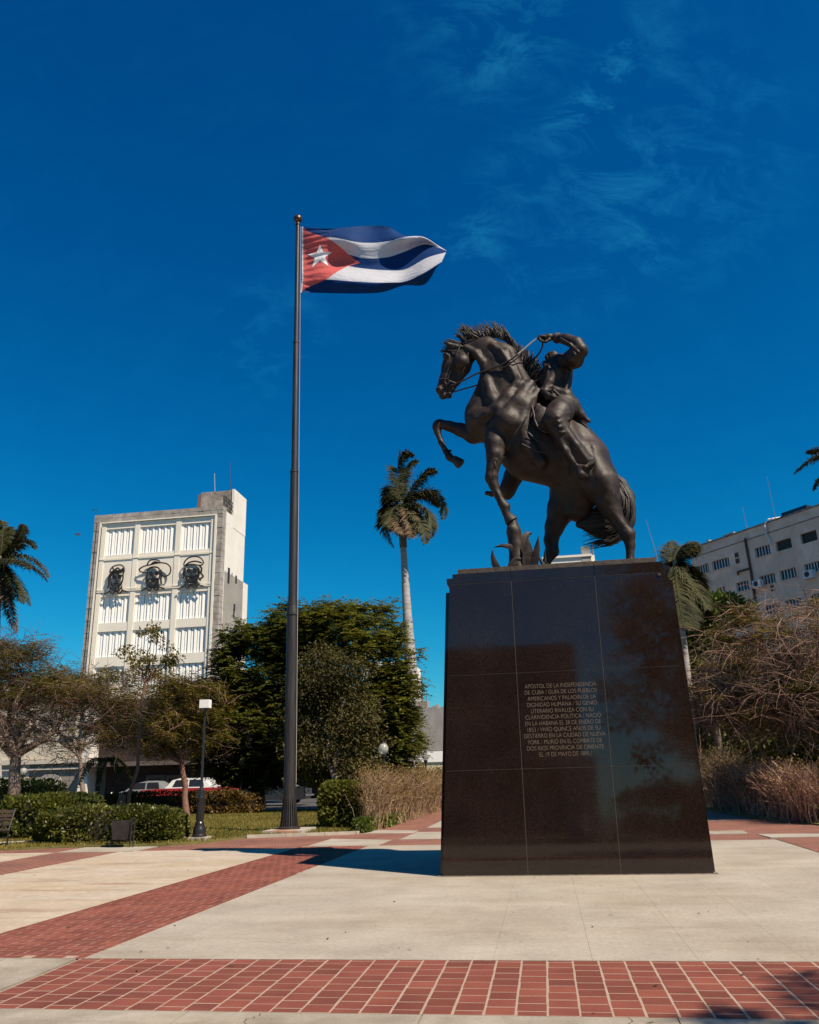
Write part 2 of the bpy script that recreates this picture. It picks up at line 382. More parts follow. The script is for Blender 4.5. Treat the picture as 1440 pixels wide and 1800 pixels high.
for i in range(360):
    t = rnd.random()**.8; a = along(crest, t); tt = min(max(t+rnd.uniform(-.09, .07), 0), 1); b = along(tips, tt); L = rnd.uniform(.4, 1.05)
    if t > .5: L = rnd.uniform(.7, 1.05)
    v = rnd.uniform(-.10, .14); v2 = v*1.2+rnd.uniform(-.12, .12)
    q = (a[0]+(b[0]-a[0])*L, a[1]+(b[1]-a[1])*L)
    lock(mb, S(a[0], a[1]+8, v), S(q[0], q[1], v2), (rnd.uniform(-.02, .04), 0, rnd.uniform(-.05, .07)), rnd.uniform(.006, .016), 6, 6, .011)
for a, b, L in (((240, 150), (205, 128), 1), ((262, 150), (240, 70), 1), ((285, 150), (215, 92), 1), ((320, 145), (243, 66), 1)):
    for j in range(5): lock(mb, S(a[0]+20+rnd.uniform(-12, 12), a[1]+15, rnd.uniform(-.06, .06)), S(b[0]+rnd.uniform(-8, 18), b[1]+rnd.uniform(-5, 14), rnd.uniform(-.08, .05)), (0, 0, .03), .02, 6, 6, .008)
for j in range(34):
    lock(mb, S(250+rnd.uniform(-35, 25), 195+rnd.uniform(-12, 14), -.12+rnd.uniform(-.02, .22)), S(165+rnd.uniform(-52, 40), 205+rnd.uniform(-40, 40), -.10+rnd.uniform(-.05, .2)), (0, 0, .05), .013, 5, 5, .01)
for j in range(5): lock(mb, S(150, 235, 0), S(112+j*3, 228+j*4, .02*j), (0, 0, .02), .012, 5, 5, .005)
mane = autosmooth(mb.build('mane', bronze_dark, statue), 60)
mb = MB()
o_path = [(1150, 985), (1200, 1040), (1236, 1110), (1238, 1185), (1208, 1235), (1140, 1258), (1060, 1262), (955, 1275)]
for i in range(420):
    w = rnd.uniform(-1, 1); v = rnd.uniform(-.06, .36); Lm = rnd.uniform(.7, 1.0) if rnd.random() < .8 else rnd.uniform(.35, .6); n = 12; pts = []
    for j in range(n+1):
        t = j/n*Lm; p = along(o_path, t); q = along(o_path, min(t+.03, 1)); dx, dy = q[0]-p[0], q[1]-p[1]
        l = math.hypot(dx, dy)+1e-6; wd = (22+40*min(1, t*1.5)+74*min(1, max(0, t-.4)/.3))*w
        if t > .62: wd *= 1+.25*(t-.62)/.38
        pts.append(S(p[0]-dy/l*wd+rnd.uniform(-2, 2), p[1]+dx/l*wd+rnd.uniform(-3, 3)+6*math.sin(7*t+i), v*min(1, .2+t*2)+.03*math.sin(9*t+i*2)))
    rr = rnd.uniform(.012, .026); mb.tube(pts, [rr*(.5+.8*math.sin(math.pi*min(1, j/n*1.15)))*(1-(j/n)**4)+.003 for j in range(n+1)], 6)
tail = autosmooth(mb.build('tail', bronze_dark, statue), 60)
core = [(x, y, .15, r) for (x, y), r in zip(o_path, (34, 42, 46, 50, 70, 86, 80, 24))]
V_, F_ = sculpt(chain(core, k=.06, sq=1.5), .035); arr_obj('tail_core', V_, F_, bronze_dark, statue, smooth=True)

# ---------------------------------------------------------------- rider: one continuous body
B = []
B += chain([(850, 560, -.05, 92), (815, 480, -.05, 84), (815, 400, -.02, 92), (845, 320, 0, 78)], k=.07, sq=1.15)
B += chain([(770, 340, .02, 34), (760, 400, 0, 50), (755, 450, 0, 45)], k=.08)
B += chain([(880, 300, -.2, 56), (925, 265, -.40, 54), (962, 222, -.50, 40), (940, 185, -.48, 38), (880, 160, -.36, 33), (825, 152, -.24, 27), (795, 146, -.24, 20)], k=.03)
B += ball(968, 235, -.46, 36, k=.05) + ball(935, 290, -.3, 44, k=.06) + chain([(840,150,-.46,6),(900,190,-.56,9),(955,240,-.62,7)],k=.02)+chain([(890,290,-.5,8),(930,250,-.62,8),(900,210,-.5,6)],k=.02)
# head thrown back, chin up
B += chain([(835, 300, .05, 36), (812, 282, .06, 32)], k=.03) + chain([(808, 278, .07, 34), (780, 272, .08, 30)], k=.03)
B += chain([(752, 268, .06, 9), (765, 262, .06, 14), (778, 248, .06, 17)], k=.02) + ball(800, 252, .06, 24, k=.03) + ball(765, 285, .05, 15, k=.02)
B += ball(770, 258, .02, 6, k=.01, op='-') + ball(812, 262, -.03, 11, k=.015)
# lapels and collar
B += chain([(842, 300, -.14, 12), (800, 345, -.22, 20), (752, 355, -.22, 10)], k=.03) + chain([(745, 300, -.1, 14), (760, 330, -.16, 22), (800, 320, -.18, 26)], k=.03)
# near arm holding the reins low
B += chain([(815, 350, -.26, 34), (775, 420, -.33, 27), (742, 472, -.37, 24), (768, 505, -.41, 24), (786, 508, -.43, 22)], k=.03)
# coat skirts
B += chain([(730, 470, -.25, 22), (800, 475, -.36, 34), (870, 500, -.36, 42), (915, 560, -.30, 40), (960, 610, -.25, 26), (1010, 650, -.24, 9), (1026, 662, -.24, 3)], k=.04, sq=1.2)
B += chain([(900, 560, -.15, 60), (950, 640, -.08, 48), (985, 690, -.05, 20), (996, 716, -.05, 4)], k=.05, sq=1.6)
B += chain([(880, 560, .2, 60), (930, 640, .2, 50), (950, 690, .2, 25)], k=.05, sq=1.3)
for a in ([(725, 480, -.38), (800, 465, -.5), (860, 520, -.5), (930, 590, -.38)], [(740, 500, -.42), (790, 500, -.5), (845, 525, -.52), (905, 590, -.42)], [(800, 450, -.42), (870, 480, -.46), (910, 540, -.40)]):
    B += chain([(x, y, v, 7) for x, y, v in a], k=.02)
# thighs, trousers and boots
B += chain([(860, 570, -.28, 78), (830, 610, -.52, 76), (808, 645, -.66, 66), (830, 690, -.66, 56), (868, 760, -.6, 58), (930, 840, -.56, 58), (985, 905, -.52, 60)], k=.05)
B += chain([(760, 640, -.74, 7), (800, 662, -.80, 9), (860, 650, -.74, 7)], k=.025) + chain([(765, 672, -.76, 7), (820, 695, -.80, 9), (880, 685, -.70, 7)], k=.025) + chain([(780, 620, -.72, 5), (840, 625, -.78, 7), (890, 620, -.66, 5)], k=.025)
B += chain([(870, 700, -.76, 11), (940, 800, -.73, 14), (1000, 880, -.70, 11)], k=.07) + chain([(815, 720, -.76, 9), (870, 830, -.74, 12), (925, 905, -.70, 10)], k=.07)
B += chain([(925, 918, -.66, 10), (990, 930, -.7, 12), (1045, 895, -.62, 10)], k=.02)
for j in range(4): B += chain([(995+j*4, 935-j*14, -.72, 4), (1045, 905-j*14, -.66, 4)], k=.012)
B += chain([(985, 925, -.52, 36), (958, 950, -.6, 34), (965, 975, -.64, 28)], k=.03) + chain([(1000, 950, -.55, 20), (990, 985, -.58, 16)], k=.03)
B += chain([(800, 620, .3, 80), (720, 760, .62, 62), (620, 880, .68, 62), (560, 980, .68, 58), (520, 1070, .68, 52)], k=.05)
B += chain([(470, 1080, .68, 16), (430, 1092, .7, 16), (398, 1086, .72, 15)], k=.03) + ball(520, 1095, .68, 34, k=.02)
B += groove([(880, 270, -.55), (850, 330, -.5)], 8) + groove([(850, 165, -.42), (940, 210, -.45)], 6)
B += groove([(855, 715, -.92), (900, 790, -.90), (960, 880, -.86)], 9, .05)
for a_, b_, r_ in (((748, 640), (900, 600), 6), ((752, 665), (905, 635), 7), ((768, 692), (900, 668), 7), ((790, 720), (905, 705), 6)):
    B += chain([(a_[0], a_[1], -.70, r_*.6), ((a_[0]+b_[0])/2, (a_[1]+b_[1])/2+8, -.86, r_), (b_[0], b_[1], -.66, r_*.5)], k=.03)
B += groove([(735, 330, -.4), (745, 400, -.42), (735, 450, -.42)], 7, .03) + groove([(850, 350, -.5), (840, 420, -.5), (860, 480, -.52)], 7, .03) + chain([(775, 300, -.2, 9), (765, 380, -.34, 10), (745, 450, -.38, 9)], k=.025)
B += chain([(905,330,-.3,8),(890,400,-.32,10),(870,470,-.34,10)],k=.02) + groove([(770,360,-.44),(765,420,-.46),(790,460,-.46)],8,.03)
V_, F_ = sculpt(B, .020)
rider = arr_obj('rider', V_, F_, bronze, statue, smooth=True)
# raised hand: palm, four curled fingers and a thumb gripping the rein
Hn = chain([(798, 147, -.24, 19), (772, 146, -.24, 22), (752, 150, -.24, 22)], k=.02)
for j, (dx, dv, l) in enumerate(((0, -.09, 1), (-3, -.04, 1.1), (-2, .01, 1.05), (4, .055, .85))):
    Hn += chain([(742+dx, 142, -.24+dv, 9), (720+dx, 140, -.25+dv, 8.5), (711+dx, 150*1, -.25+dv, 8), (722+dx, 166*1, -.25+dv, 7), (742+dx, 172, -.24+dv, 6.5)], k=.006)
Hn += chain([(775, 160, -.30, 11), (752, 174, -.33, 9), (732, 176, -.32, 7)], k=.012)
V_, F_ = sculpt(Hn, .011); arr_obj('hand', V_, F_, bronze, statue, smooth=True)
mb = MB(); mb.tube([S(835, 154, -.24), S(826, 152, -.24), S(806, 148, -.24)], [.105, .108, .10], 14); autosmooth(mb.build('shirt_cuff', bronze_dark, statue))

# saddle, cloth, girth, reins and bridle
Sd = chain([(705, 560, -.45, 18), (725, 600, -.55, 40), (735, 650, -.58, 52), (750, 680, -.58, 40)], k=.03, sq=2.2)+chain([(690, 560, -.3, 20), (720, 520, -.1, 26), (740, 520, .1, 26)], k=.04)
V_, F_ = sculpt(Sd, .022); arr_obj('saddle', V_, F_, bronze, statue, smooth=True)
mb = MB(); mb.tube([S(668, 560, -.46), S(680, 600, -.56), S(688, 650, -.62), (S(705, 690, -.65)), S(742, 716, -.64), S(775, 720, -.62)], .018, 7)
mb.tube([S(648, 720, -.60), S(700, 770, -.62), S(745, 790, -.62), S(775, 850, -.6), S(700, 835, -.62), S(610, 790, -.6)], .012, 6)
mb.tube([S(640, 625, -.60), S(585, 700, -.63), S(560, 740, -.60)], .014, 6)
autosmooth(mb.build('saddle_trim', bronze_dark, statue))
steel = mat('rein_pale', (.42, .40, .37), rough=.35, metal=.6)
mb = MB(); mb.tube([S(712, 146, -.26), S(670, 175, -.3), S(620, 218, -.34), S(582, 250, -.38)], .016, 6)
mb.build('polished_rein', steel, statue)
mb = MB()
mb.tube([S(585, 248, -.38), S(545, 280, -.4), S(480, 315, -.36), S(400, 345, -.28), S(330, 368, -.22), S(255, 408, -.15), S(180, 440, -.12)], .017, 6)
mb.tube([S(600, 255, -.4), S(560, 290, -.41), S(510, 325, -.38), S(470, 332, -.34)], .013, 6)
mb.tube([S(340, 435, -.15), S(260, 458, -.1), S(185, 480, -.06)], .014, 6)
mb.tube([S(735, 175, -.22), S(732, 205, -.18), S(715, 240, -.12), S(690, 272, -.06)], .017, 6)
autosmooth(mb.build('reins', bronze_dark, statue))
mb = MB()
mb.tube([S(238, 190, -.14), S(215, 250, -.19), S(190, 320, -.17), S(160, 400, -.135), S(150, 440, -.12)], .013, 6)
mb.tube([S(150, 225, -.10), S(190, 228, -.14), S(235, 235, -.18), S(270, 270, -.21), S(285, 300, -.2)], .013, 6)
mb.tube([S(108, 400, -.07), S(140, 395, -.12), S(175, 410, -.13), S(215, 425, -.1)], .013, 6)
mb.tube([S(285, 215, -.10), S(285, 250, -.19), S(275, 300, -.20), S(250, 360, -.16)], .013, 6)
for k in range(12):
    a = 2*math.pi*k/12; b = 2*math.pi*(k+1)/12
    mb.tube([S(158+14*math.cos(a), 412+16*math.sin(a), -.15), S(158+14*math.cos(b), 412+16*math.sin(b), -.15)], .009, 5)
autosmooth(mb.build('bridle', bronze_dark, statue))

# agave plant under the forefoot: stem and leaves
def A(x, y, v=0.0): return on(840+x/9, 920+y/9, YS+v)
St = chain([(548, 1235, -.38, 22), (560, 1320, -.36, 40), (572, 1400, -.34, 40), (580, 1480, -.34, 44), (590, 1560, -.34, 60)], k=.03)
V_, F_ = sculpt(St+ball(545, 1300, -.42, 24, k=.03), .025); arr_obj('plant_stem', V_, F_, bronze, statue, smooth=True)
def leaf(pts, wid, v0, v1, name='agave_leaf'):
    m = len(pts); mid = [A(p[0], p[1], v0+(v1-v0)*i/(m-1)) for i, p in enumerate(pts)]
    V = []; Fs = []
    for i, c in enumerate(mid):
        t = mid[min(i+1, m-1)]-mid[max(i-1, 0)]; t /= np.linalg.norm(t)
        side = np.cross(t, NS); side /= np.linalg.norm(side)+1e-9; nn = np.cross(side, t)
        w = wid[i]*.00121; d = w*.45
        V += [c-side*w-nn*d*.2, c+nn*d, c+side*w-nn*d*.2, c+nn*(d-.03-w*.2)]
    for i in range(m-1):
        for k in range(4):
            k2 = (k+1) % 4; Fs.append((i*4+k, i*4+k2, (i+1)*4+k2, (i+1)*4+k))
    Fs += [(3, 2, 1, 0), tuple((m-1)*4+k for k in range(4))]
    mb = MB(); mb.add(V, Fs); return autosmooth(mb.build(name, bronze, statue), 50)
leaf([(320, 720), (270, 640), (235, 520), (232, 415)], [45, 50, 30, 3], -.5, -.55)
leaf([(560, 640), (590, 520), (590, 420), (500, 365), (380, 350), (255, 380)], [60, 60, 52, 40, 26, 3], -.4, -.5)
leaf([(700, 690), (680, 500), (670, 360), (740, 220), (800, 160), (858, 158)], [90, 95, 75, 60, 40, 3], -.35, -.25)
leaf([(640, 690), (610, 520), (600, 380), (598, 235)], [70, 70, 50, 3], -.42, -.45)
leaf([(790, 690), (800, 560), (795, 400), (790, 200)], [78, 84, 66, 3], -.5, -.52)
leaf([(900, 700), (915, 560), (940, 380), (962, 200)], [42, 55, 42, 3], -.5, -.55)
leaf([(1060, 690), (1010, 610), (950, 505)], [26, 24, 3], -.5, -.5)
leaf([(1050, 690), (1060, 560), (1062, 400)], [26, 24, 3], -.45, -.45)
leaf([(1085, 690), (1090, 640), (1088, 590)], [24, 18, 3], -.55, -.55)
leaf([(500, 720), (540, 640), (610, 560), (680, 570)], [40, 50, 40, 25], -.62, -.62)
leaf([(540, 700), (600, 640), (625, 590)], [50, 50, 6], -.7, -.7)
leaf([(380, 720), (430, 690), (480, 700)], [20, 16, 4], -.6, -.6)
mb = MB(); c = A(760, 700, 0); mb.lathe((W(-.55, YS-.3, 0)[0], W(-.55, YS-.3, 0)[1], 4.72), [(.5, 0), (.5, .012), (.4, .03), (.2, .05)], 26)
autosmooth(mb.build('plant_base', bronze, statue))
# ------------------------------------------------------------------ granite plinth
def granite_mat():
    m = bpy.data.materials.new('granite'); m.use_nodes = True; nt = m.node_tree; N = nt.nodes; Lk = nt.links
    b = N['Principled BSDF']; tc = N.new('ShaderNodeTexCoord')
    n1 = N.new('ShaderNodeTexNoise'); n1.inputs['Scale'].default_value = 70; n1.inputs['Detail'].default_value = 4; n1.inputs['Roughness'].default_value = .8
    n2 = N.new('ShaderNodeTexNoise'); n2.inputs['Scale'].default_value = 1.1; n2.inputs['Detail'].default_value = 5
    n3 = N.new('ShaderNodeTexVoronoi'); n3.inputs['Scale'].default_value = 55
    for n in (n1, n2, n3): Lk.new(tc.outputs['Object'], n.inputs['Vector'])
    r = N.new('ShaderNodeValToRGB'); e = r.color_ramp.elements; e[0].position = .38; e[1].position = .72
    e[0].color = (.0045, .0024, .0019, 1); e[1].color = (.036, .021, .016, 1)
    Lk.new(n1.outputs[0], r.inputs[0])
    mx = N.new('ShaderNodeMix'); mx.data_type = 'RGBA'; mx.blend_type = 'MULTIPLY'; mx.inputs[0].default_value = .5
    Lk.new(r.outputs[0], mx.inputs[6])
    r2 = N.new('ShaderNodeValToRGB'); e = r2.color_ramp.elements; e[0].position = .35; e[1].position = .65; e[0].color = (.55, .5, .48, 1); e[1].color = (1.3, 1.25, 1.2, 1)
    Lk.new(n2.outputs[0], r2.inputs[0]); Lk.new(r2.outputs[0], mx.inputs[7])
    Lk.new(mx.outputs[2], b.inputs['Base Color'])
    rr = N.new('ShaderNodeMapRange'); rr.inputs[1].default_value = .3; rr.inputs[2].default_value = .7; rr.inputs[3].default_value = .02; rr.inputs[4].default_value = .06
    Lk.new(n2.outputs[0], rr.inputs[0]); Lk.new(rr.outputs[0], b.inputs['Roughness'])
    b.inputs['IOR'].default_value = 1.52
    return m
granite = granite_mat()
granite_rough = mat('granite_sawn', (.022, .014, .011), rough=.6, var=(.07, .05, .035), scale=9, bump=.4, bscale=40)
grout = mat('grout', (.15, .115, .085), rough=.9)
pl = empty('stone_plinth', W(.3, 14.4, 0), 'tall tapered plinth of polished black granite panels carrying the rearing horse statue', 'plinth')
PF = 13.16
def xl(z): return -1.625+.062*z
def xr(z): return 2.265-.021*z
def yf(z): return PF+.03*z
def slab(mb, xa0, xa1, xb0, xb1, z0, z1, ya, yb, bev=0):
    # xa: left/right at z0, xb: at z1
    return mb.hexa([W(xa0, ya(z0), z0), W(xa1, ya(z0), z0), W(xa1, yb, z0), W(xa0, yb, z0),
                    W(xb0, ya(z1), z1), W(xb1, ya(z1), z1), W(xb1, yb-.03*z1, z1), W(xb0, yb-.03*z1, z1)])
mb = MB(); slab(mb, xl(0)+.02, xr(0)-.02, xl(4.5)+.02, xr(4.5)-.02, .0, 4.46, lambda z: yf(z)+.003, 15.6); mb.build('mortar_core', grout, pl)
mb = MB(); slab(mb, xl(0)-.055, xl(0)+.3, xl(4.35)-.075, xl(4.35)+.3, 0, 4.36, lambda z: yf(z)+.17, 15.64)
mb.build('side_cladding', granite, pl)
mb = MB(); slab(mb, xr(0)-.3, xr(0)+.055, xr(4.35)-.3, xr(4.35)+.09, 0, 4.36, lambda z: yf(z)+.17, 15.64)
mb.build('side_cladding', granite, pl)
zr = [0.0, 1.50, 2.955, 4.46]
jx = [(-.355, -.32), (.985, 1.03)]
G = .0035
for i in range(3):
    z0, z1 = zr[i]+G, zr[i+1]-G
    for j in range(3):
        f0 = [xl, lambda z: jx[0][0]+(jx[0][1]-jx[0][0])*z/4.46, lambda z: jx[1][0]+(jx[1][1]-jx[1][0])*z/4.46, xr]
        gl = G if j else 0; gr = G if j < 2 else 0
        mb = MB(); slab(mb, f0[j](z0)+gl, f0[j+1](z0)-gr, f0[j](z1)+gl, f0[j+1](z1)-gr, z0, z1, yf, PF+.14+.03*z1)
        mb.build('granite_panel', granite, pl)
# stepped cap
for z0, z1, ins, yo in ((4.465, 4.565, -.045, .0), (4.565, 4.635, .055, .004), (4.635, 4.715, .145, .008)):
    for j in range(3):
        a = (xl(4.46)+ins, -.32, 1.03)[j]; b = (-.32, 1.03, xr(4.46)-ins)[j]
        mb = MB(); mb.box(a+(G if j else 0), b-(G if j < 2 else 0), yf(z0)+yo, 15.45-ins, z0, z1-.002); mb.build('cap_stone', granite if z1 < 4.7 else granite_rough, pl)
mb = MB(); mb.tube([W(2.05, 13.32, 4.64), W(2.0, 13.28, 4.95), W(1.93, 13.25, 5.35)], [.008, .006, .003], 6); mb.build('lightning_rod', mat('thin_rod', (.35, .36, .36), .4, .8), pl)
mb = MB(); mb.box(2.02, 2.07, 13.27, 13.285, 4.40, 4.43); mb.build('chipped_corner', granite_rough, pl)
mb = MB(); mb.box(xl(0)-.07, xr(0)+.065, PF-.012, 15.66, 0, .012); mb.build('base_joint', mat('base_joint', (.10, .08, .065), .95, var=(.22, .19, .16), scale=12), pl)
# carved inscription
letter = mat('letter_paint', (.155, .11, .08), rough=.7)
LINES = ["APÓSTOL DE LA INDEPENDENCIA", "DE CUBA / GUÍA DE LOS PUEBLOS", "AMERICANOS Y PALADÍN DE LA", "DIGNIDAD HUMANA / SU GENIO", "LITERARIO RIVALIZA CON SU",
         "CLARIVIDENCIA POLÍTICA / NACIÓ", "EN LA HABANA EL 28 DE ENERO DE", "1853 / VIVIÓ QUINCE AÑOS DE SU", "DESTIERRO EN LA CIUDAD DE NUEVA", "YORK / MURIÓ EN EL COMBATE DE",
         "DOS RÍOS PROVINCIA DE ORIENTE", "EL 19 DE MAYO DE 1895 /"]
WID = [(923, 1049), (923, 1050), (928, 1048), (927, 1050), (934, 1044), (924, 1057), (924, 1057), (928, 1056), (922, 1065), (928, 1059), (927, 1062), (949, 1041)]
IV, IF, IN = [], [], 0
for i, (t, (xa, xb)) in enumerate(zip(LINES, WID)):
    cu = bpy.data.curves.new('t', 'FONT'); cu.body = t; cu.size = 1; cu.align_x = 'LEFT'; cu.offset = -.018
    to = bpy.data.objects.new('t', cu); C.objects.link(to)
    dg = bpy.context.evaluated_depsgraph_get(); me = bpy.data.meshes.new_from_object(to.evaluated_get(dg))
    n = len(me.vertices); co = np.zeros(n*3, np.float32); me.vertices.foreach_get('co', co); co = co.reshape(-1, 3)
    Fs = [tuple(p.vertices) for p in me.polygons]
    bpy.data.objects.remove(to); bpy.data.curves.remove(cu)
    yb = 1209.0+i*(1329.5-1209.0)/11
    a = ongrid(xa, yb-(xa-986)*.022, PF+.06); b = ongrid(xb, yb-(xb-986)*.022, PF+.06)
    w = co[:, 0].max()-co[:, 0].min(); s_ = (b[0]-a[0])/w; sy = .068/.73
    V = []
    for k in range(n):
        z = a[2]+(b[2]-a[2])*0+co[k, 1]*sy
        V.append(W(a[0]+(co[k, 0]-co[:, 0].min())*s_, yf(z)-.0022, z))
    IV += V; IF += [tuple(i_+IN for i_ in f) for f in Fs]; IN += len(V)
arr_obj('inscription', IV, IF, letter, pl)['kind'] = 'stuff'

# ------------------------------------------------------------------ ground and plaza
def paving(name, col, var, scale, stain=None, stretch=None, rough=.85, streak=0.0):
    m = bpy.data.materials.new(name); m.use_nodes = True; nt = m.node_tree; N = nt.nodes; Lk = nt.links
    b = N['Principled BSDF']; b.inputs['Roughness'].default_value = rough; b.inputs['Specular IOR Level'].default_value = .25
    geo = N.new('ShaderNodeNewGeometry'); mp = N.new('ShaderNodeMapping'); mp.inputs['Rotation'].default_value = (0, 0, TH)
    Lk.new(geo.outputs['Position'], mp.inputs[0]); src = mp.outputs[0]
    def nz(sc_, det=6, st=(1, 1, 1), ro=.6):
        m2 = N.new('ShaderNodeMapping'); m2.inputs['Scale'].default_value = st; Lk.new(src, m2.inputs[0])
        n = N.new('ShaderNodeTexNoise'); n.inputs['Scale'].default_value = sc_; n.inputs['Detail'].default_value = det; n.inputs['Roughness'].default_value = ro
        Lk.new(m2.outputs[0], n.inputs['Vector']); return n.outputs[0]
    def ramp(f, a, ca, b_, cb):
        r = N.new('ShaderNodeValToRGB'); e = r.color_ramp.elements; e[0].position = a; e[1].position = b_; e[0].color = (*ca, 1); e[1].color = (*cb, 1); Lk.new(f, r.inputs[0]); return r.outputs[0]
    def mix(a, b_, f, mode='MIX'):
        x = N.new('ShaderNodeMix'); x.data_type = 'RGBA'; x.blend_type = mode
        if isinstance(f, float): x.inputs[0].default_value = f
        else: Lk.new(f, x.inputs[0])
        Lk.new(a, x.inputs[6]); Lk.new(b_, x.inputs[7]); return x.outputs[2]
    c = ramp(nz(scale), .35, col, .65, var)
    c = mix(c, ramp(nz(scale*22, 3, ro=.8), .3, (.78, .77, .75), .7, (1.12, 1.12, 1.12)), .8, 'MULTIPLY')
    if streak:
        c = mix(c, ramp(nz(1.0, 7, (.35, 2.4, 1), .7), .56, (1, 1, 1), .72, stain), streak, 'MULTIPLY')
        c = mix(c, ramp(nz(.6, 5, (.5, 1.2, 1)), .45, (1, 1, 1), .75, (.86, .80, .70)), streak, 'MULTIPLY')
    spk = ramp(nz(9, 3, (1, 2.2, 1), .6), .66, (1, 1, 1), .72, (.55, .50, .45)); c = mix(c, ramp(nz(.9, 6, (1, 1.3, 1), .7), .3, (.80, .79, .77), .7, (1.08, 1.08, 1.07)), .9, 'MULTIPLY')
    c = mix(c, spk, .55, 'MULTIPLY')
    Lk.new(c, b.inputs['Base Color'])
    bp = N.new('ShaderNodeBump'); bp.inputs['Strength'].default_value = .25; bp.inputs['Distance'].default_value = .01
    Lk.new(nz(30, 5), bp.inputs['Height']); Lk.new(bp.outputs[0], b.inputs['Normal'])
    return m
conc = paving('concrete', (.335, .295, .245), (.395, .355, .30), .9, (.72, .66, .60), streak=.55)
conc_warm = paving('concrete_warm', (.44, .355, .26), (.45, .39, .33), .35, (.60, .46, .36), streak=1.0)
conc_old = paving('concrete_old', (.26, .225, .18), (.37, .33, .275), 2.5, (.55, .5, .45), streak=.9)
joint = mat('joint_fill', (.22, .19, .155), rough=.95)
mortar = mat('brick_mortar', (.38, .28, .215), rough=.95, var=(.28, .20, .15), scale=30)
def brick_mat(name, k=1.0):
    m = mat(name, (.148*k, .042*k, .029*k), rough=.8, var=(.215*k, .065*k, .042*k), scale=1.4, bump=.3, bscale=60, spec=.25, coord='Object')
    nt = m.node_tree; N = nt.nodes; Lk = nt.links; b = N['Principled BSDF']
    geo = N.new('ShaderNodeNewGeometry'); oi = N.new('ShaderNodeObjectInfo'); ad = N.new('ShaderNodeMath'); ad.operation = 'ADD'
    Lk.new(geo.outputs['Random Per Island'], ad.inputs[0]); Lk.new(oi.outputs['Random'], ad.inputs[1])
    fr = N.new('ShaderNodeMath'); fr.operation = 'FRACT'; Lk.new(ad.outputs[0], fr.inputs[0])
    mr = N.new('ShaderNodeMapRange'); mr.inputs[3].default_value = .80; mr.inputs[4].default_value = 1.16; Lk.new(fr.outputs[0], mr.inputs[0])
    mx = N.new('ShaderNodeMix'); mx.data_type = 'RGBA'; mx.blend_type = 'MULTIPLY'; mx.inputs[0].default_value = 1
    src = b.inputs['Base Color'].links[0].from_socket; Lk.new(src, mx.inputs[6]); Lk.new(mr.outputs[0], mx.inputs[7]); Lk.new(mx.outputs[2], b.inputs['Base Color'])
    for n in N:
        if n.type == 'TEX_NOISE': Lk.new(geo.outputs['Position'], n.inputs['Vector'])
    return m
brick = brick_mat('red_brick')
def far_brick_mat():
    m = bpy.data.materials.new('brick_far'); m.use_nodes = True; nt = m.node_tree; N = nt.nodes; Lk = nt.links
    b = N['Principled BSDF']; b.inputs['Roughness'].default_value = .85
    geo = N.new('ShaderNodeNewGeometry'); mp = N.new('ShaderNodeMapping'); mp.inputs['Rotation'].default_value = (0, 0, TH); Lk.new(geo.outputs['Position'], mp.inputs[0])
    bt = N.new('ShaderNodeTexBrick'); bt.inputs['Scale'].default_value = 1; bt.inputs['Brick Width'].default_value = .205; bt.inputs['Row Height'].default_value = .105
    bt.inputs['Mortar Size'].default_value = .006; bt.inputs['Color1'].default_value = (.15, .043, .027, 1); bt.inputs['Color2'].default_value = (.21, .066, .038, 1); bt.inputs['Mortar'].default_value = (.34, .25, .19, 1)
    Lk.new(mp.outputs[0], bt.inputs['Vector'])
    n = N.new('ShaderNodeTexNoise'); n.inputs['Scale'].default_value = .8; n.inputs['Detail'].default_value = 6; Lk.new(mp.outputs[0], n.inputs['Vector'])
    r = N.new('ShaderNodeValToRGB'); e = r.color_ramp.elements; e[0].position = .35; e[1].position = .7; e[0].color = (.75, .75, .78, 1); e[1].color = (1.2, 1.2, 1.15, 1); Lk.new(n.outputs[0], r.inputs[0])
    mx = N.new('ShaderNodeMix'); mx.data_type = 'RGBA'; mx.blend_type = 'MULTIPLY'; mx.inputs[0].default_value = .9
    Lk.new(bt.outputs[0], mx.inputs[6]); Lk.new(r.outputs[0], mx.inputs[7]); Lk.new(mx.outputs[2], b.inputs['Base Color'])
    return m
brick_far = far_brick_mat()
soil = mat('soil', (.06, .045, .03), rough=1, var=(.11, .085, .06), scale=1.5, bump=.4)
asphalt = mat('asphalt', (.05, .047, .045), rough=.9, var=(.075, .07, .065), scale=2, bump=.3, bscale=60)
def sheet(name, pts, z, m, kind='structure', parent=None, thick=.0):
    mb = MB(); n = len(pts)
    V = [W(x, y, z) for x, y in pts]
    if thick:
        V += [W(x, y, z-thick) for x, y in pts]; mb.add(V, [tuple(range(n))]+[(i, i+n, (i+1) % n+n, (i+1) % n) for i in range(n)])
    else: mb.add(V, [tuple(range(n))])
    o = mb.build(name, m, parent)
    if kind and not parent: o['kind'] = kind
    return o
sheet('ground', [(-1500, -1500), (1500, -1500), (1500, 1500), (-1500, 1500)], -.09, soil)
sheet('street', [(-200, 40), (200, 40), (200, 58), (-200, 58)], -.06, asphalt)
sheet('street_right', [(20, -60), (34, -60), (34, 39), (20, 39)], -.05, asphalt)
sheet('paving_bed', [(-30, -6), (19, -6), (19, 36), (-30, 36)], -.03, joint)
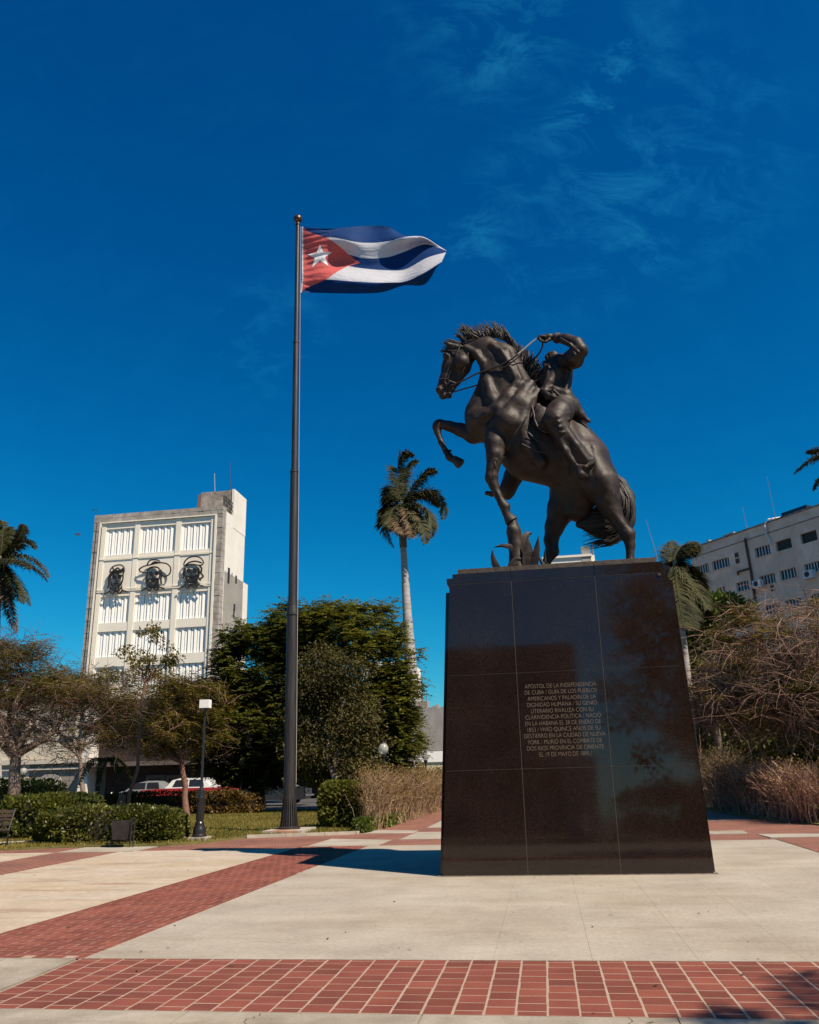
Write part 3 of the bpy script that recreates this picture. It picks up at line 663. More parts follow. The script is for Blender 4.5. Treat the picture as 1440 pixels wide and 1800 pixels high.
# concrete slabs of the plaza: each its own piece
pz = bpy.data.objects.new('plaza_paving', None); C.objects.link(pz); pz['kind'] = 'structure'
def slab_piece(pts, m, z=0.0, t=.025, name='concrete_slab'):
    mb = MB(); n = len(pts)
    V = [W(x, y, z) for x, y in pts]+[W(x, y, z-t) for x, y in pts]
    mb.add(V, [tuple(range(n)), ]+[(i, i+n, (i+1) % n+n, (i+1) % n) for i in range(n)])
    return mb.build(name, m, pz)
xs = [-4.12, -3.62, -2.98, -2.16, -1.34, -.54, .27, 1.11, 1.93, 2.75, 3.6, 4.52]
ys = [7.57, 8.32, 11.4, 15.0, 18.72]
for i in range(len(xs)-1):
    for j in range(len(ys)-1):
        g_ = .0009; ax0 = xs[i]+g_; ax1 = xs[i+1]-g_; y0 = ys[j]+g_; y1 = ys[j+1]-g_
        lx = lambda y: -4.17+.023*(y-7.57)
        if i == 0: slab_piece([(lx(y0), y0), (ax1, y0), (ax1, y1), (lx(y1), y1)], conc)
        else: slab_piece([(ax0, y0), (ax1, y0), (ax1, y1), (ax0, y1)], conc)
lL = lambda y: -5.83+.036*(y-7.57)
for j, (y0, y1) in enumerate(((7.57, 12.0), (12.0, 18.3))):
    slab_piece([(-9.38, y0+.004), (lL(y0)-.004, y0+.004), (lL(y1)-.004, y1-.004), (-9.38, y1-.004)], conc_warm)
slab_piece([(-5.78, 5.9), (-4.24, 5.9), (-4.24, 7.555), (-5.78, 7.555)], conc_old)
for i in range(10):
    x0 = -9+i*1.6+.1; slab_piece([(x0+.004, 4.4), (x0+1.596, 4.4), (x0+1.596, 5.965), (x0+.004, 5.965)], conc_old)
slab_piece([(-9.36, 5.9), (-7.4, 5.9), (-7.4, 7.55), (-9.36, 7.55)], conc_old); slab_piece([(-7.39, 5.9), (-5.8, 5.9), (-5.8, 7.55), (-7.39, 7.55)], conc_old)
slab_piece([(-30, -6), (19, -6), (19, 4.39), (-30, 4.39)], conc_old)
slab_piece([(-30, 4.4), (-10.96, 4.4), (-10.96, 18.2), (-30, 18.2)], conc_warm)
slab_piece([(-10.95, 18.22), (-9.1, 18.22), (-9.1, 19.45), (-10.95, 19.5)], conc)
slab_piece([(-5.33, 18.9), (-3.72, 18.75), (-3.66, 20.25), (-5.28, 20.9)], conc)
slab_piece([(-5.1, 22.55), (-3.5, 22.3), (-3.45, 23.2), (-5.0, 23.95)], conc)
slab_piece([(-3.5, 20.35), (2.6, 20.35), (2.6, 22.6), (-3.42, 22.6)], conc)
slab_piece([(-3.4, 24.3), (-1.5, 24.3), (-1.5, 34), (-3.3, 34)], conc)
slab_piece([(4.55, 19.25), (6.1, 19.2), (6.2, 20.0), (4.5, 20.2)], conc); slab_piece([(6.2, 19.2), (18.9, 19.2), (18.9, 20.1), (6.2, 20.1)], conc)
slab_piece([(2.6, 20.35), (4.35, 20.35), (4.45, 21.3), (2.6, 21.3)], conc_old)
slab_piece([(6.1, 4.4), (18.9, 4.4), (18.9, 19.15), (6.1, 19.15)], conc)
sheet('brick_strip_left', [(-10.94, 7.5), (-9.4, 7.5), (-9.4, 18.2), (-10.94, 18.2)], -.004, brick_far)
sheet('brick_border', [(-30, 18.22), (-10.97, 18.22), (-10.97, 19.9), (-12, 20), (-30, 17)], -.006, brick_far)
sheet('brick_walk', [(-9.08, 18.4), (-5.36, 18.85), (-5.3, 20.95), (-5.1, 22.5), (-4.95, 24.1), (-4.2, 36), (-1, 36), (-1, 24), (6.5, 25.5), (19, 22.4), (19, 20.12), (4.5, 20.25), (4.5, 18.74), (-9.08, 18.36)], -.008, brick_far)
sheet('brick_walk_left', [(-9.1, 18.4), (-9.1, 19.6), (-8.3, 20.2), (-7.9, 21.6), (-5.15, 22.3), (-5.2, 18.8)], -.012, brick_far)
sheet('brick_strip_right', [(4.56, 7.5), (6.08, 7.5), (6.08, 19.15), (4.56, 19.15)], -.004, brick_far)
sheet('path_beyond', [(-4.9, 36), (-1, 36), (-1, 40), (-4.9, 40)], -.02, conc)

# hairline cracks running across the old slabs
crack_m = mat('crack_dirt', (.06, .05, .04), rough=1)
for pts in ([(-1.95, 5.96), (-2.02, 5.80), (-1.98, 5.62), (-2.12, 5.38), (-2.1, 5.1)], [(.42, 5.96), (.40, 5.84), (.47, 5.7), (.42, 5.5), (.5, 5.2)], [(-4.9, 7.5), (-5.0, 7.1), (-4.8, 6.7), (-4.95, 6.3), (-4.8, 5.95)],
            [(-8.2, 9.0), (-7.6, 9.5), (-7.3, 10.3), (-6.5, 10.9), (-6.1, 11.8)], [(-9.3, 13.2), (-8.3, 13.4), (-7.4, 13.1), (-6.6, 13.5), (-5.7, 13.3)], [(-3.3, 8.0), (-2.9, 8.3), (-2.4, 8.25), (-1.9, 8.5)]):
    fine = []
    for a, b in zip(pts, pts[1:]):
        for k in range(5): fine.append((a[0]+(b[0]-a[0])*k/5+rnd.uniform(-.02, .02), a[1]+(b[1]-a[1])*k/5+rnd.uniform(-.02, .02)))
    V = []; Fs = []
    for i, (x, y) in enumerate(fine):
        w_ = rnd.uniform(.0015, .0042)*min(1, (len(fine)-i)/6+.2); V += [W(x-w_, y-w_*.4, .0012), W(x+w_, y+w_*.4, .0012)]
        if i: Fs.append((2*i-2, 2*i-1, 2*i+1, 2*i))
    arr_obj('crack', V, Fs, crack_m, pz)
# near band of square red bricks laid in staggered columns
band = bpy.data.objects.new('brick_band', None); C.objects.link(band); band['kind'] = 'structure'
mb = MB(); mb.add([W(-4.2, 5.975, -.0015), W(4.6, 5.975, -.0015), W(4.6, 7.56, -.0015), W(-4.2, 7.56, -.0015)], [(0, 1, 2, 3)]); mb.build('mortar_bed', mortar, band)
def brick_block(mb, x0, x1, y0, y1, top=.0, t=.03, b=.004):
    V = [W(x0, y0, top-t), W(x1, y0, top-t), W(x1, y1, top-t), W(x0, y1, top-t), W(x0, y0, top-b), W(x1, y0, top-b), W(x1, y1, top-b), W(x0, y1, top-b),
         W(x0+b, y0+b, top), W(x1-b, y0+b, top), W(x1-b, y1-b, top), W(x0+b, y1-b, top)]
    mb.add(V, [(0, 1, 5, 4), (1, 2, 6, 5), (2, 3, 7, 6), (3, 0, 4, 7), (4, 5, 9, 8), (5, 6, 10, 9), (6, 7, 11, 10), (7, 4, 8, 11), (8, 9, 10, 11)])
cw, rh = .2048, .1905
cells = []
for i in range(43):
    x0 = -4.19+i*cw; off = rh/2 if i % 2 else 0; wob = rnd.uniform(-.012, .012)
    y = 5.98-off
    while y < 7.55:
        a = max(y+.008, 5.98); b = min(y+rh-.009, 7.553)
        if b-a > .02: cells.append((x0+.008, x0+cw-.009, a, b))
        y += rh
cells.sort(key=lambda c: (c[0]**2+c[2]**2) if c[0] < 3.4 else 1e6)
rest = MB()
for k, c in enumerate(cells):
    top = rnd.uniform(-.0004, .0008); j = [rnd.uniform(-.0025, .0025) for _ in range(4)]
    m_ = MB() if k < 300 else rest
    brick_block(m_, c[0]+j[0], c[1]+j[1], c[2]+j[2], c[3]+j[3], top, .03, .0012)
    if k < 300: m_.build('brick', brick, band)
if rest.n: rest.build('bricks', brick, band)['kind'] = 'stuff'
# path laid in herringbone
path = bpy.data.objects.new('brick_path', None); C.objects.link(path); path['kind'] = 'structure'
mb = MB(); mb.add([W(-5.84, 7.57, -.0015), W(-4.17, 7.57, -.0015), W(-3.93, 18.72, -.0015), W(-5.42, 18.85, -.0015)], [(0, 1, 2, 3)]); mb.build('mortar_bed', mortar, path)
u = .103; rest = MB(); hb = []
for yy in range(0, 108):
    for xx in range(-1, 19):
        mm = (xx-yy) % 4
        if mm == 0: r_ = (xx, xx+2, yy, yy+1)
        elif mm == 3: r_ = (xx, xx+1, yy, yy+2)
        else: continue
        y0 = 7.575+r_[2]*u; y1 = 7.575+r_[3]*u; ym = (y0+y1)/2
        L0 = lL(ym); R1 = -4.175+.023*(ym-7.57); x0 = L0+r_[0]*u; x1 = L0+r_[1]*u
        x0 = max(x0, L0); x1 = min(x1, R1); y1 = min(y1, 18.75)
        if x1-x0 > .03 and y1 > y0: hb.append((x0+.0045, x1-.0045, y0+.0065, y1-.0065))
hb.sort(key=lambda c: c[2])
for k, c in enumerate(hb):
    m_ = MB() if k < 300 else rest
    brick_block(m_, *c, rnd.uniform(-.0004, .0006), .02, .001)
    if k < 300: m_.build('brick', brick, path)
rest.build('bricks', brick, path)['kind'] = 'stuff'

# ------------------------------------------------------------------ flagpole
pole_mat = mat('pole_paint', (.020, .017, .017), rough=.45, var=(.055, .047, .045), scale=3, bump=.1, metal=.3, stretch=(6, 6, .35))
PB = np.array([-3.496, 23.58, 0.0])
fp = empty('flagpole', PB, 'tall dark metal flagpole in stepped sections with a fluted foot and a ball on top', 'flagpole')
def pc(z): return (PB[0]+.045*min(z, 6)/6*.3-.055*(z/19), PB[1], z)
mb = MB()
segs = [(.12, .162, 5.98, .160), (5.98, .176, 6.28, .150), (6.28, .132, 10.42, .122), (10.42, .100, 14.9, .093), (14.9, .080, 19.5, .068)]
for z0, r0, z1, r1 in segs:
    n = 10; mb.tube([pc(z0+(z1-z0)*i/n) for i in range(n+1)], [r0+(r1-r0)*i/n for i in range(n+1)], 24)
autosmooth(mb.build('shaft', pole_mat, fp), 50)
for z, r_ in ((6.28, .158), (10.42, .135), (14.9, .105), (5.98, .182)):
    mb = MB(); mb.tube([pc(z-.03), pc(z+.03)], r_, 24); autosmooth(mb.build('collar', pole_mat, fp))
mb = MB()
for k in range(22):
    a = 2*math.pi*k/22; ca, sa = math.cos(a), math.sin(a); c = np.array(PB)
    d = np.array([ca, sa, 0]); s_ = np.array([-sa, ca, 0])*.016
    P = []
    for z, r0, r1 in ((.13, .13, .27), (.3, .13, .235), (.65, .13, .20), (.95, .13, .168)): P += [c+d*r0-s_+[0, 0, z], c+d*r1-s_*.6+[0, 0, z], c+d*r1+s_*.6+[0, 0, z], c+d*r0+s_+[0, 0, z]]
    Fs = [(3, 2, 1, 0), (12, 13, 14, 15)]
    for i in range(3):
        for j in range(4): Fs.append((i*4+j, i*4+(j+1) % 4, (i+1)*4+(j+1) % 4, (i+1)*4+j))
    mb.add(P, Fs)
mb.lathe(PB+np.array([0, 0, .12]), [(.31, 0), (.31, .05), (.2, .09), (.17, .5)], 24)
autosmooth(mb.build('fluted_foot', pole_mat, fp))
bm_ball = MB(); cz = pc(19.66); prof = [(.147*math.sin(math.pi*i/14)+.002, -.147*math.cos(math.pi*i/14)) for i in range(15)]
bm_ball.lathe(cz, prof, 24); bm_ball.lathe((cz[0], cz[1], 19.42), [(.09, 0), (.075, .05), (.05, .12)], 16)
autosmooth(bm_ball.build('ball_finial', mat('ball_metal', (.12, .07, .045), .35, .8), fp), 60)
pad = paving('pad_concrete', (.38, .33, .28), (.48, .43, .37), 2.2, (.5, .3, .2), streak=.6)
rust = mat('rust_stain', (.30, .10, .04), rough=.9, var=(.5, .36, .26), scale=3)
mb = MB(); px, py = grid(PB)[:2]
mb.box(px-.52, px+.56, py-.7, py+.7, -.05, .125); mb.build('foot_pad', pad, fp)
mb = MB(); mb.add([W(px-.15, py-.703, -.0), W(px+.42, py-.703, -.0), W(px+.36, py-.703, .127), W(px-.1, py-.703, .127)], [(0, 1, 2, 3)]); mb.add([W(px-.33, py-.7, .127), W(px+.38, py-.7, .127), W(px+.3, py-.2, .127), W(px-.3, py-.2, .127)], [(0, 1, 2, 3)]); mb.build('rust_stain', rust, fp)
mb = MB(); mb.tube([pc(19.3)+np.array([.11, -.05, 0]), pc(10)+np.array([.15, -.08, 0]), pc(1.3)+np.array([.19, -.1, 0])], .006, 5)
mb.build('halyard', mat('rope', (.45, .42, .38), .8), fp)

# ------------------------------------------------------------------ flag
def flag_mat():
    m = bpy.data.materials.new('flag_cloth'); m.use_nodes = True; nt = m.node_tree; N = nt.nodes; Lk = nt.links
    b = N['Principled BSDF']; b.inputs['Roughness'].default_value = .75; b.inputs['Specular IOR Level'].default_value = .2
    uv = N.new('ShaderNodeUVMap'); uv.uv_map = 'UVMap'; sp_ = N.new('ShaderNodeSeparateXYZ'); Lk.new(uv.outputs[0], sp_.inputs[0])
    def ma(op, a, b_=None, c=None):
        n = N.new('ShaderNodeMath'); n.operation = op
        for i, x in enumerate((a, b_, c)):
            if x is None: continue
            if isinstance(x, (int, float)): n.inputs[i].default_value = x
            else: Lk.new(x, n.inputs[i])
        return n.outputs[0]
    U, V = sp_.outputs[0], sp_.outputs[1]          # U 0..2 along the fly, V 0..1
    stripe = ma('LESS_THAN', ma('MODULO', ma('MULTIPLY', V, 5), 2), 1)           # blue where 1
    tri = ma('LESS_THAN', U, ma('MULTIPLY', ma('SUBTRACT', 1, ma('ABSOLUTE', ma('SUBTRACT', ma('MULTIPLY', V, 2), 1))), .866))
    hem = ma('LESS_THAN', U, .035)
    def mix(a, b_, f):
        x = N.new('ShaderNodeMix'); x.data_type = 'RGBA'
        for s_, q in ((x.inputs[6], a), (x.inputs[7], b_)):
            if isinstance(q, tuple): s_.default_value = (*q, 1)
            else: Lk.new(q, s_)
        Lk.new(f, x.inputs[0]); return x.outputs[2]
    c = mix((.55, .55, .60), (.002, .034, .145), stripe); c = mix(c, (.60, .115, .11), tri); c = mix(c, (.6, .58, .6), hem)
    Lk.new(c, b.inputs['Base Color'])
    tr = N.new('ShaderNodeBsdfTranslucent'); Lk.new(c, tr.inputs[0]); ms = N.new('ShaderNodeMixShader'); ms.inputs[0].default_value = .28
    Lk.new(b.outputs[0], ms.inputs[1]); Lk.new(tr.outputs[0], ms.inputs[2]); Lk.new(ms.outputs[0], N['Material Output'].inputs[0])
    wv = N.new('ShaderNodeTexNoise'); wv.inputs['Scale'].default_value = 3; wv.inputs['Detail'].default_value = 5; wv.inputs['Distortion'].default_value = 1.2
    mp = N.new('ShaderNodeMapping'); mp.inputs['Scale'].default_value = (1.2, 4.5, 1); mp.inputs['Rotation'].default_value = (0, 0, .45); Lk.new(uv.outputs[0], mp.inputs[0]); Lk.new(mp.outputs[0], wv.inputs[0])
    bp = N.new('ShaderNodeBump'); bp.inputs['Strength'].default_value = .7; bp.inputs['Distance'].default_value = .06; Lk.new(wv.outputs[0], bp.inputs['Height'])
    Lk.new(bp.outputs[0], b.inputs['Normal']); Lk.new(bp.outputs[0], tr.inputs['Normal'])
    return m
US = [0, .2, .433, .6, .75, .88, 1.0]
ROWS = [  # v = 0 .2 .4 .6 .8 1, sketch x, y, depth
    [(135, 690, 0), (375, 697, .15), (640, 700, -.25), (830, 688, .1), (1010, 632, -.1), (1185, 622, -.35), (1290, 470, -.3)],
    [(148, 580, 0), (385, 583, -.1), (640, 602, -.5), (855, 608, -.2), (1020, 598, -.35), (1170, 530, -.55), (1328, 432, -.7)],
    [(148, 468, 0), (375, 440, .2), (640, 485, .25), (855, 503, .15), (1020, 495, .1), (1200, 400, 0), (1364, 352, -.2)],
    [(148, 357, 0), (375, 325, .05), (640, 396, .3), (855, 396, .2), (1010, 348, .35), (1190, 285, .3), (1372, 340, .1)],
    [(148, 246, 0), (375, 222, -.2), (640, 270, .1), (855, 262, .05), (1020, 222, -.15), (1170, 222, -.1), (1290, 290, .35)],
    [(148, 135, 0), (375, 152, -.1), (640, 132, .55), (855, 132, .5), (1000, 205, .65), (1170, 255, .6), (1365, 322, .6)]]
def cr4(P, t):                              # Catmull-Rom through rows of tuples with parameter list US
    i = max(k for k in range(len(US)-1) if US[k] <= t+1e-9); f = (t-US[i])/(US[i+1]-US[i])
    p = [np.array(P[max(0, min(len(P)-1, i+k))], float) for k in (-1, 0, 1, 2)]
    return .5*((2*p[1])+(-p[0]+p[2])*f+(2*p[0]-5*p[1]+4*p[2]-p[3])*f*f+(-p[0]+3*p[1]-3*p[2]+p[3])*f**3)
NU, NV = 150, 60
flag_site_y = grid(PB)[1]
def fpt(u_, v_):
    rr = [cr4(r_, u_) for r_ in ROWS]; k = v_*5; i = min(int(k), 4); f = k-i
    p = [rr[max(0, min(5, i+j))] for j in (-1, 0, 1, 2)]
    dep = (.5*((2*p[1])+(-p[0]+p[2])*f+(2*p[0]-5*p[1]+4*p[2]-p[3])*f*f+(-p[0]+3*p[1]-3*p[2]+p[3])*f**3))[2]
    q = p[1]*(1-f)+p[2]*f
    fo = min(1, u_*6)
    dep += fo*(.07*math.sin(9*u_*2+5*v_)+.05*math.sin(23*u_-11*v_))+.035*math.sin(70*v_-16*u_)*math.exp(-u_*7)*min(1, u_*12)
    return on(500+q[0]/4.8, 370+q[1]/4.8, flag_site_y+dep)
FV = np.array([fpt(i/NU, j/NV) for i in range(NU+1) for j in range(NV+1)])
FF = np.array([(i*(NV+1)+j, (i+1)*(NV+1)+j, (i+1)*(NV+1)+j+1, i*(NV+1)+j+1) for i in range(NU) for j in range(NV)])
fl = empty('flag', (PB[0], PB[1], 17.5), 'blue and white striped flag with a white star on a red triangle, flying', 'flag')
fo_ = arr_obj('cloth', FV, FF, flag_mat(), fl, smooth=True)
uvl = fo_.data.uv_layers.new(name='UVMap'); UVV = np.array([(2*i/NU, j/NV) for i in range(NU+1) for j in range(NV+1)])
uvl.data.foreach_set('uv', UVV[FF.ravel()].astype(np.float32).ravel())
starm = mat('star_cloth', (.62, .62, .68), rough=.8)
sv = []; sc_u, sc_v, sr_ = .143, .5, .175
pts = []
for k in range(10):
    a = math.pi/2+k*math.pi/5; rr = sr_ if k % 2 == 0 else sr_*.4; pts.append((sc_u+rr*math.cos(a)/2*1.0, sc_v+rr*math.sin(a)))
ring = []; nsub = 6
for k in range(10):
    a, b = pts[k], pts[(k+1) % 10]
    for j in range(nsub): ring.append((a[0]+(b[0]-a[0])*j/nsub, a[1]+(b[1]-a[1])*j/nsub))
layers = [1, .75, .5, .25, .02]; SVt = []; SF = []; nr = len(ring)
for L_ in layers:
    for (a, b) in ring: SVt.append(fpt(sc_u+(a-sc_u)*L_, sc_v+(b-sc_v)*L_)-NS*.012)
for L_ in range(len(layers)-1):
    for k in range(nr): SF.append((L_*nr+k, L_*nr+(k+1) % nr, (L_+1)*nr+(k+1) % nr, (L_+1)*nr+k))
arr_obj('star', SVt, SF, starm, fl, smooth=True)
# ------------------------------------------------------------------ vegetation
def leaf_mat(name, a, b_, rough=.55, trans=.3, big=.5):
    m = bpy.data.materials.new(name); m.use_nodes = True; nt = m.node_tree; N = nt.nodes; Lk = nt.links
    b = N['Principled BSDF']; b.inputs['Roughness'].default_value = rough; b.inputs['Specular IOR Level'].default_value = .3
    geo = N.new('ShaderNodeNewGeometry'); nz = N.new('ShaderNodeTexNoise'); nz.inputs['Scale'].default_value = big; nz.inputs['Detail'].default_value = 3
    Lk.new(geo.outputs['Position'], nz.inputs['Vector'])
    ad = N.new('ShaderNodeMath'); ad.operation = 'MULTIPLY_ADD'; Lk.new(geo.outputs['Random Per Island'], ad.inputs[0]); ad.inputs[1].default_value = .55
    m2 = N.new('ShaderNodeMath'); m2.operation = 'MULTIPLY_ADD'; Lk.new(nz.outputs[0], m2.inputs[0]); m2.inputs[1].default_value = 1.6; m2.inputs[2].default_value = -.55
    Lk.new(m2.outputs[0], ad.inputs[2])
    r = N.new('ShaderNodeValToRGB'); e = r.color_ramp.elements; e[0].position = .15; e[1].position = .95; e[0].color = (*a, 1); e[1].color = (*b_, 1); Lk.new(ad.outputs[0], r.inputs[0])
    Lk.new(r.outputs[0], b.inputs['Base Color'])
    tr = N.new('ShaderNodeBsdfTranslucent'); Lk.new(r.outputs[0], tr.inputs[0]); ms = N.new('ShaderNodeMixShader'); ms.inputs[0].default_value = trans
    Lk.new(b.outputs[0], ms.inputs[1]); Lk.new(tr.outputs[0], ms.inputs[2]); Lk.new(ms.outputs[0], N['Material Output'].inputs[0])
    return m
rg = np.random.default_rng(11)
def diamonds(P, D, L, Wd, up=None, tilt=.6):
    """diamond leaves: base points P, directions D, length L, width Wd"""
    n = len(P); D = D/(np.linalg.norm(D, axis=1, keepdims=True)+1e-9)
    ref = rg.normal(size=(n, 3))*tilt+(np.array([0, 0, 1.0]) if up is None else up)
    s_ = np.cross(D, ref); s_ /= np.linalg.norm(s_, axis=1, keepdims=True)+1e-9
    L = np.asarray(L)[:, None] if np.ndim(L) else L; Wd = np.asarray(Wd)[:, None] if np.ndim(Wd) else Wd
    V = np.stack([P, P+D*L*.45+s_*Wd*.5, P+D*L, P+D*L*.45-s_*Wd*.5], 1).reshape(-1, 3)
    return V, np.arange(4*n).reshape(n, 4)
class LC:
    def __init__(s): s.V = []; s.F = []; s.n = 0
    def add(s, V, Fs): s.V.append(V); s.F.append(Fs+s.n); s.n += len(V)
    def build(s, name, m, parent): return arr_obj(name, np.concatenate(s.V), np.concatenate(s.F), m, parent)
def sprays(lc, Cn, nf, fl_, ll, lw, droop=.5, flat=.35, pairs=6):
    """feathery compound leaves radiating from clump centres Cn"""
    n = len(Cn)*nf; c = np.repeat(Cn, nf, 0); az = rg.uniform(0, 2*np.pi, n); el = rg.normal(.15, flat, n)
    d = np.stack([np.cos(az)*np.cos(el), np.sin(az)*np.cos(el), np.sin(el)], 1); ln = fl_*rg.uniform(.6, 1.2, n)
    c = c+d*rg.uniform(0, .35, n)[:, None]*fl_+rg.normal(size=(n, 3))*fl_*.18
    side = np.cross(d, [0, 0, 1.0]); side /= np.linalg.norm(side, axis=1, keepdims=True)+1e-9
    for k in range(pairs):
        t = (k+1)/pairs; p = c+d*(ln*t)[:, None]; p[:, 2] -= droop*ln*t*t*.5
        for sg in (-1, 1):
            dd = side*sg+d*.35; dd[:, 2] -= .15
            lc.add(*diamonds(p, dd, ll*(1.1-.5*t)*rg.uniform(.8, 1.2, n), lw, tilt=.35))
def broad(lc, Cn, nl, rad, ll, lw):
    n = len(Cn)*nl; c = np.repeat(Cn, nl, 0); o = rg.normal(size=(n, 3)); o /= np.linalg.norm(o, axis=1, keepdims=True); o *= (rg.uniform(0, 1, n)**.5*rad)[:, None]; o[:, 2] *= .75
    d = o*1.2+rg.normal(size=(n, 3))*rad*.6; d[:, 2] -= rad*.25
    lc.add(*diamonds(c+o, d, ll*rg.uniform(.7, 1.25, n), lw, tilt=.9))
def ell_pts(px, py, rx, ry, ys, n, depth=1.0, shell=.55):
    """clump centres in a crown drawn as an ellipse px,py,rx,ry standing at plaza row ys"""
    c = on(px, py, ys); ex = np.linalg.norm(on(px+rx, py, ys)-c); ez = np.linalg.norm(on(px, py-ry, ys)-c)
    u_ = rg.normal(size=(n, 3)); u_ /= np.linalg.norm(u_, axis=1, keepdims=True); u_ *= (shell+(1-shell)*rg.uniform(0, 1, n)**.6)[:, None]
    return c+u_*np.array([ex, ex*depth, ez])
bark = mat('bark', (.12, .085, .065), rough=.95, var=(.24, .18, .14), scale=6, bump=.8, bscale=14, stretch=(1, 1, .35))
bark_red = mat('bark_red', (.13, .06, .04), rough=.9, var=(.22, .11, .08), scale=6, bump=.6)
bark_pale = mat('bark_pale', (.13, .065, .042), rough=.9, var=(.32, .20, .145), scale=4, bump=.5)
twig = mat('twig', (.06, .03, .022), rough=.95, var=(.14, .083, .06), scale=5)
bark_trunk = mat('bark_trunk', (.10, .065, .05), rough=.95, var=(.26, .185, .145), scale=3, bump=.8, bscale=10)
def wig(a, b, n, amp, sag=0.0):
    a = np.array(a, float); b = np.array(b, float); L_ = np.linalg.norm(b-a); ph = rg.uniform(0, 6, 3); out = []
    for i in range(n+1):
        t = i/n; p = a*(1-t)+b*t
        p = p+amp*L_*np.array([math.sin(3.1*t*math.pi+ph[0]), math.sin(2.3*t*math.pi+ph[1]), math.sin(2.7*t*math.pi+ph[2])])*math.sin(math.pi*min(1, t+.05))
        p[2] += sag*L_*math.sin(math.pi*t); out.append(p)
    return out
def skeleton(mb, base, fork, Cn, r0, nmain=6, rt=.02):
    """trunk, main limbs and twigs reaching every clump"""
    base = np.array(base, float); fork = np.array(fork, float)
    mb.tube([base-[0, 0, .1]]+wig(base, fork, 5, .03)[1:], [r0*1.35]+[r0*(1.15-.35*i/5) for i in range(1, 6)], 10)
    K = Cn[rg.choice(len(Cn), min(nmain, len(Cn)), replace=False)]
    for _ in range(4):
        lab = np.argmin(((Cn[:, None]-K[None])**2).sum(2), 1)
        K = np.array([Cn[lab == i].mean(0) if (lab == i).any() else K[i] for i in range(len(K))])
    nodes = []
    for k in K:
        w = wig(fork, fork+(k-fork)*.92, 6, .06, .06); mb.tube(w, [r0*.62*(1-.72*i/6) for i in range(7)], 7); nodes += [(q, r0*.62*(1-.72*i/6)) for i, q in enumerate(w)][1:]
    for c in Cn[rg.permutation(len(Cn))]:
        d = [np.linalg.norm(c-q) + (2 if q[2] > c[2]+.4 else 0) for q, _ in nodes]; j = int(np.argmin(d)); q, r_ = nodes[j]
        if d[j] < .12: continue
        n_ = 3; w = wig(q, c, n_, .09, .05); rr = min(r_*.6, rt*2.4); rs = [rr+(rt*.5-rr)*i/n_ for i in range(n_+1)]
        mb.tube(w, rs, 5); nodes += [(w[i], rs[i]) for i in range(1, n_+1)]
    return K
def tree(label, cat, base, fork, Cn, r0, fn, lm, group=None, bm=bark, nmain=6, rt=.02, name='tree'):
    t = empty(name, base, label, cat, group); mb = MB(); skeleton(mb, base, fork, Cn, r0, nmain, rt); autosmooth(mb.build('trunk', bm, t), 60)
    lc = LC(); fn(lc); lc.build('crown', lm, t); return t
g_dark = leaf_mat('leaf_dark', (.03, .04, .007), (.16, .165, .022), trans=.4); g_feather = leaf_mat('leaf_feather', (.035, .045, .007), (.21, .205, .026), trans=.4)
g_olive = leaf_mat('leaf_olive', (.06, .056, .010), (.23, .17, .032)); g_light = leaf_mat('leaf_light', (.035, .033, .008), (.125, .105, .028), rough=.65)
g_lime = leaf_mat('leaf_lime', (.06, .09, .012), (.16, .20, .03)); g_hedge = leaf_mat('leaf_hedge', (.03, .042, .008), (.15, .145, .025), rough=.4, big=1.2)
g_orange = leaf_mat('leaf_orange', (.09, .06, .015), (.25, .14, .04))

# the big dark tree right of the flagpole, its left neighbour, and the paler tree in front
Cn = np.concatenate([ell_pts(640, 1165, 95, 108, 38, 150), ell_pts(655, 1290, 85, 100, 38, 130), ell_pts(590, 1110, 62, 52, 38, 60), ell_pts(700, 1330, 40, 50, 37, 35), ell_pts(690, 1230, 45, 60, 37, 40)])
tree('big feathery dark green tree between the flagpole and the royal palm', 'tree', on(640, 1412, 38)*[1, 1, 0], on(635, 1350, 38), Cn, .28,
     lambda lc: sprays(lc, Cn, 30, .62, .19, .085, pairs=6), g_feather, 'trees behind the lawn', name='poinciana_tree', nmain=9)
Cn2 = np.concatenate([ell_pts(455, 1170, 75, 80, 39, 120), ell_pts(430, 1285, 85, 100, 38.5, 150), ell_pts(520, 1115, 60, 55, 39.5, 70), ell_pts(372, 1240, 45, 50, 38.5, 50), ell_pts(480, 1350, 80, 40, 38.5, 50), ell_pts(520, 1230, 60, 90, 39.5, 70)])
tree('dense dark tree left of the flagpole, in front of the portrait building', 'tree', on(455, 1414, 39)*[1, 1, 0], on(455, 1360, 39), Cn2, .26,
     lambda lc: sprays(lc, Cn2, 30, .62, .20, .10, pairs=6), g_dark, 'trees behind the lawn', name='poinciana_tree', nmain=9)
Cn3 = np.concatenate([ell_pts(585, 1200, 60, 65, 35, 60, 1, .2), ell_pts(625, 1270, 50, 55, 35, 40, 1, .2), ell_pts(550, 1310, 60, 65, 35, 60, 1, .2), ell_pts(620, 1350, 50, 45, 35, 40, 1, .2), ell_pts(540, 1230, 35, 50, 35, 25, 1, .2)])
tree('paler small-leaved tree just behind the flagpole', 'tree', on(588, 1418, 34)*[1, 1, 0], on(588, 1370, 34), Cn3, .16,
     lambda lc: broad(lc, Cn3, 170, .72, .15, .07), g_light, 'trees behind the lawn', name='leafy_tree')
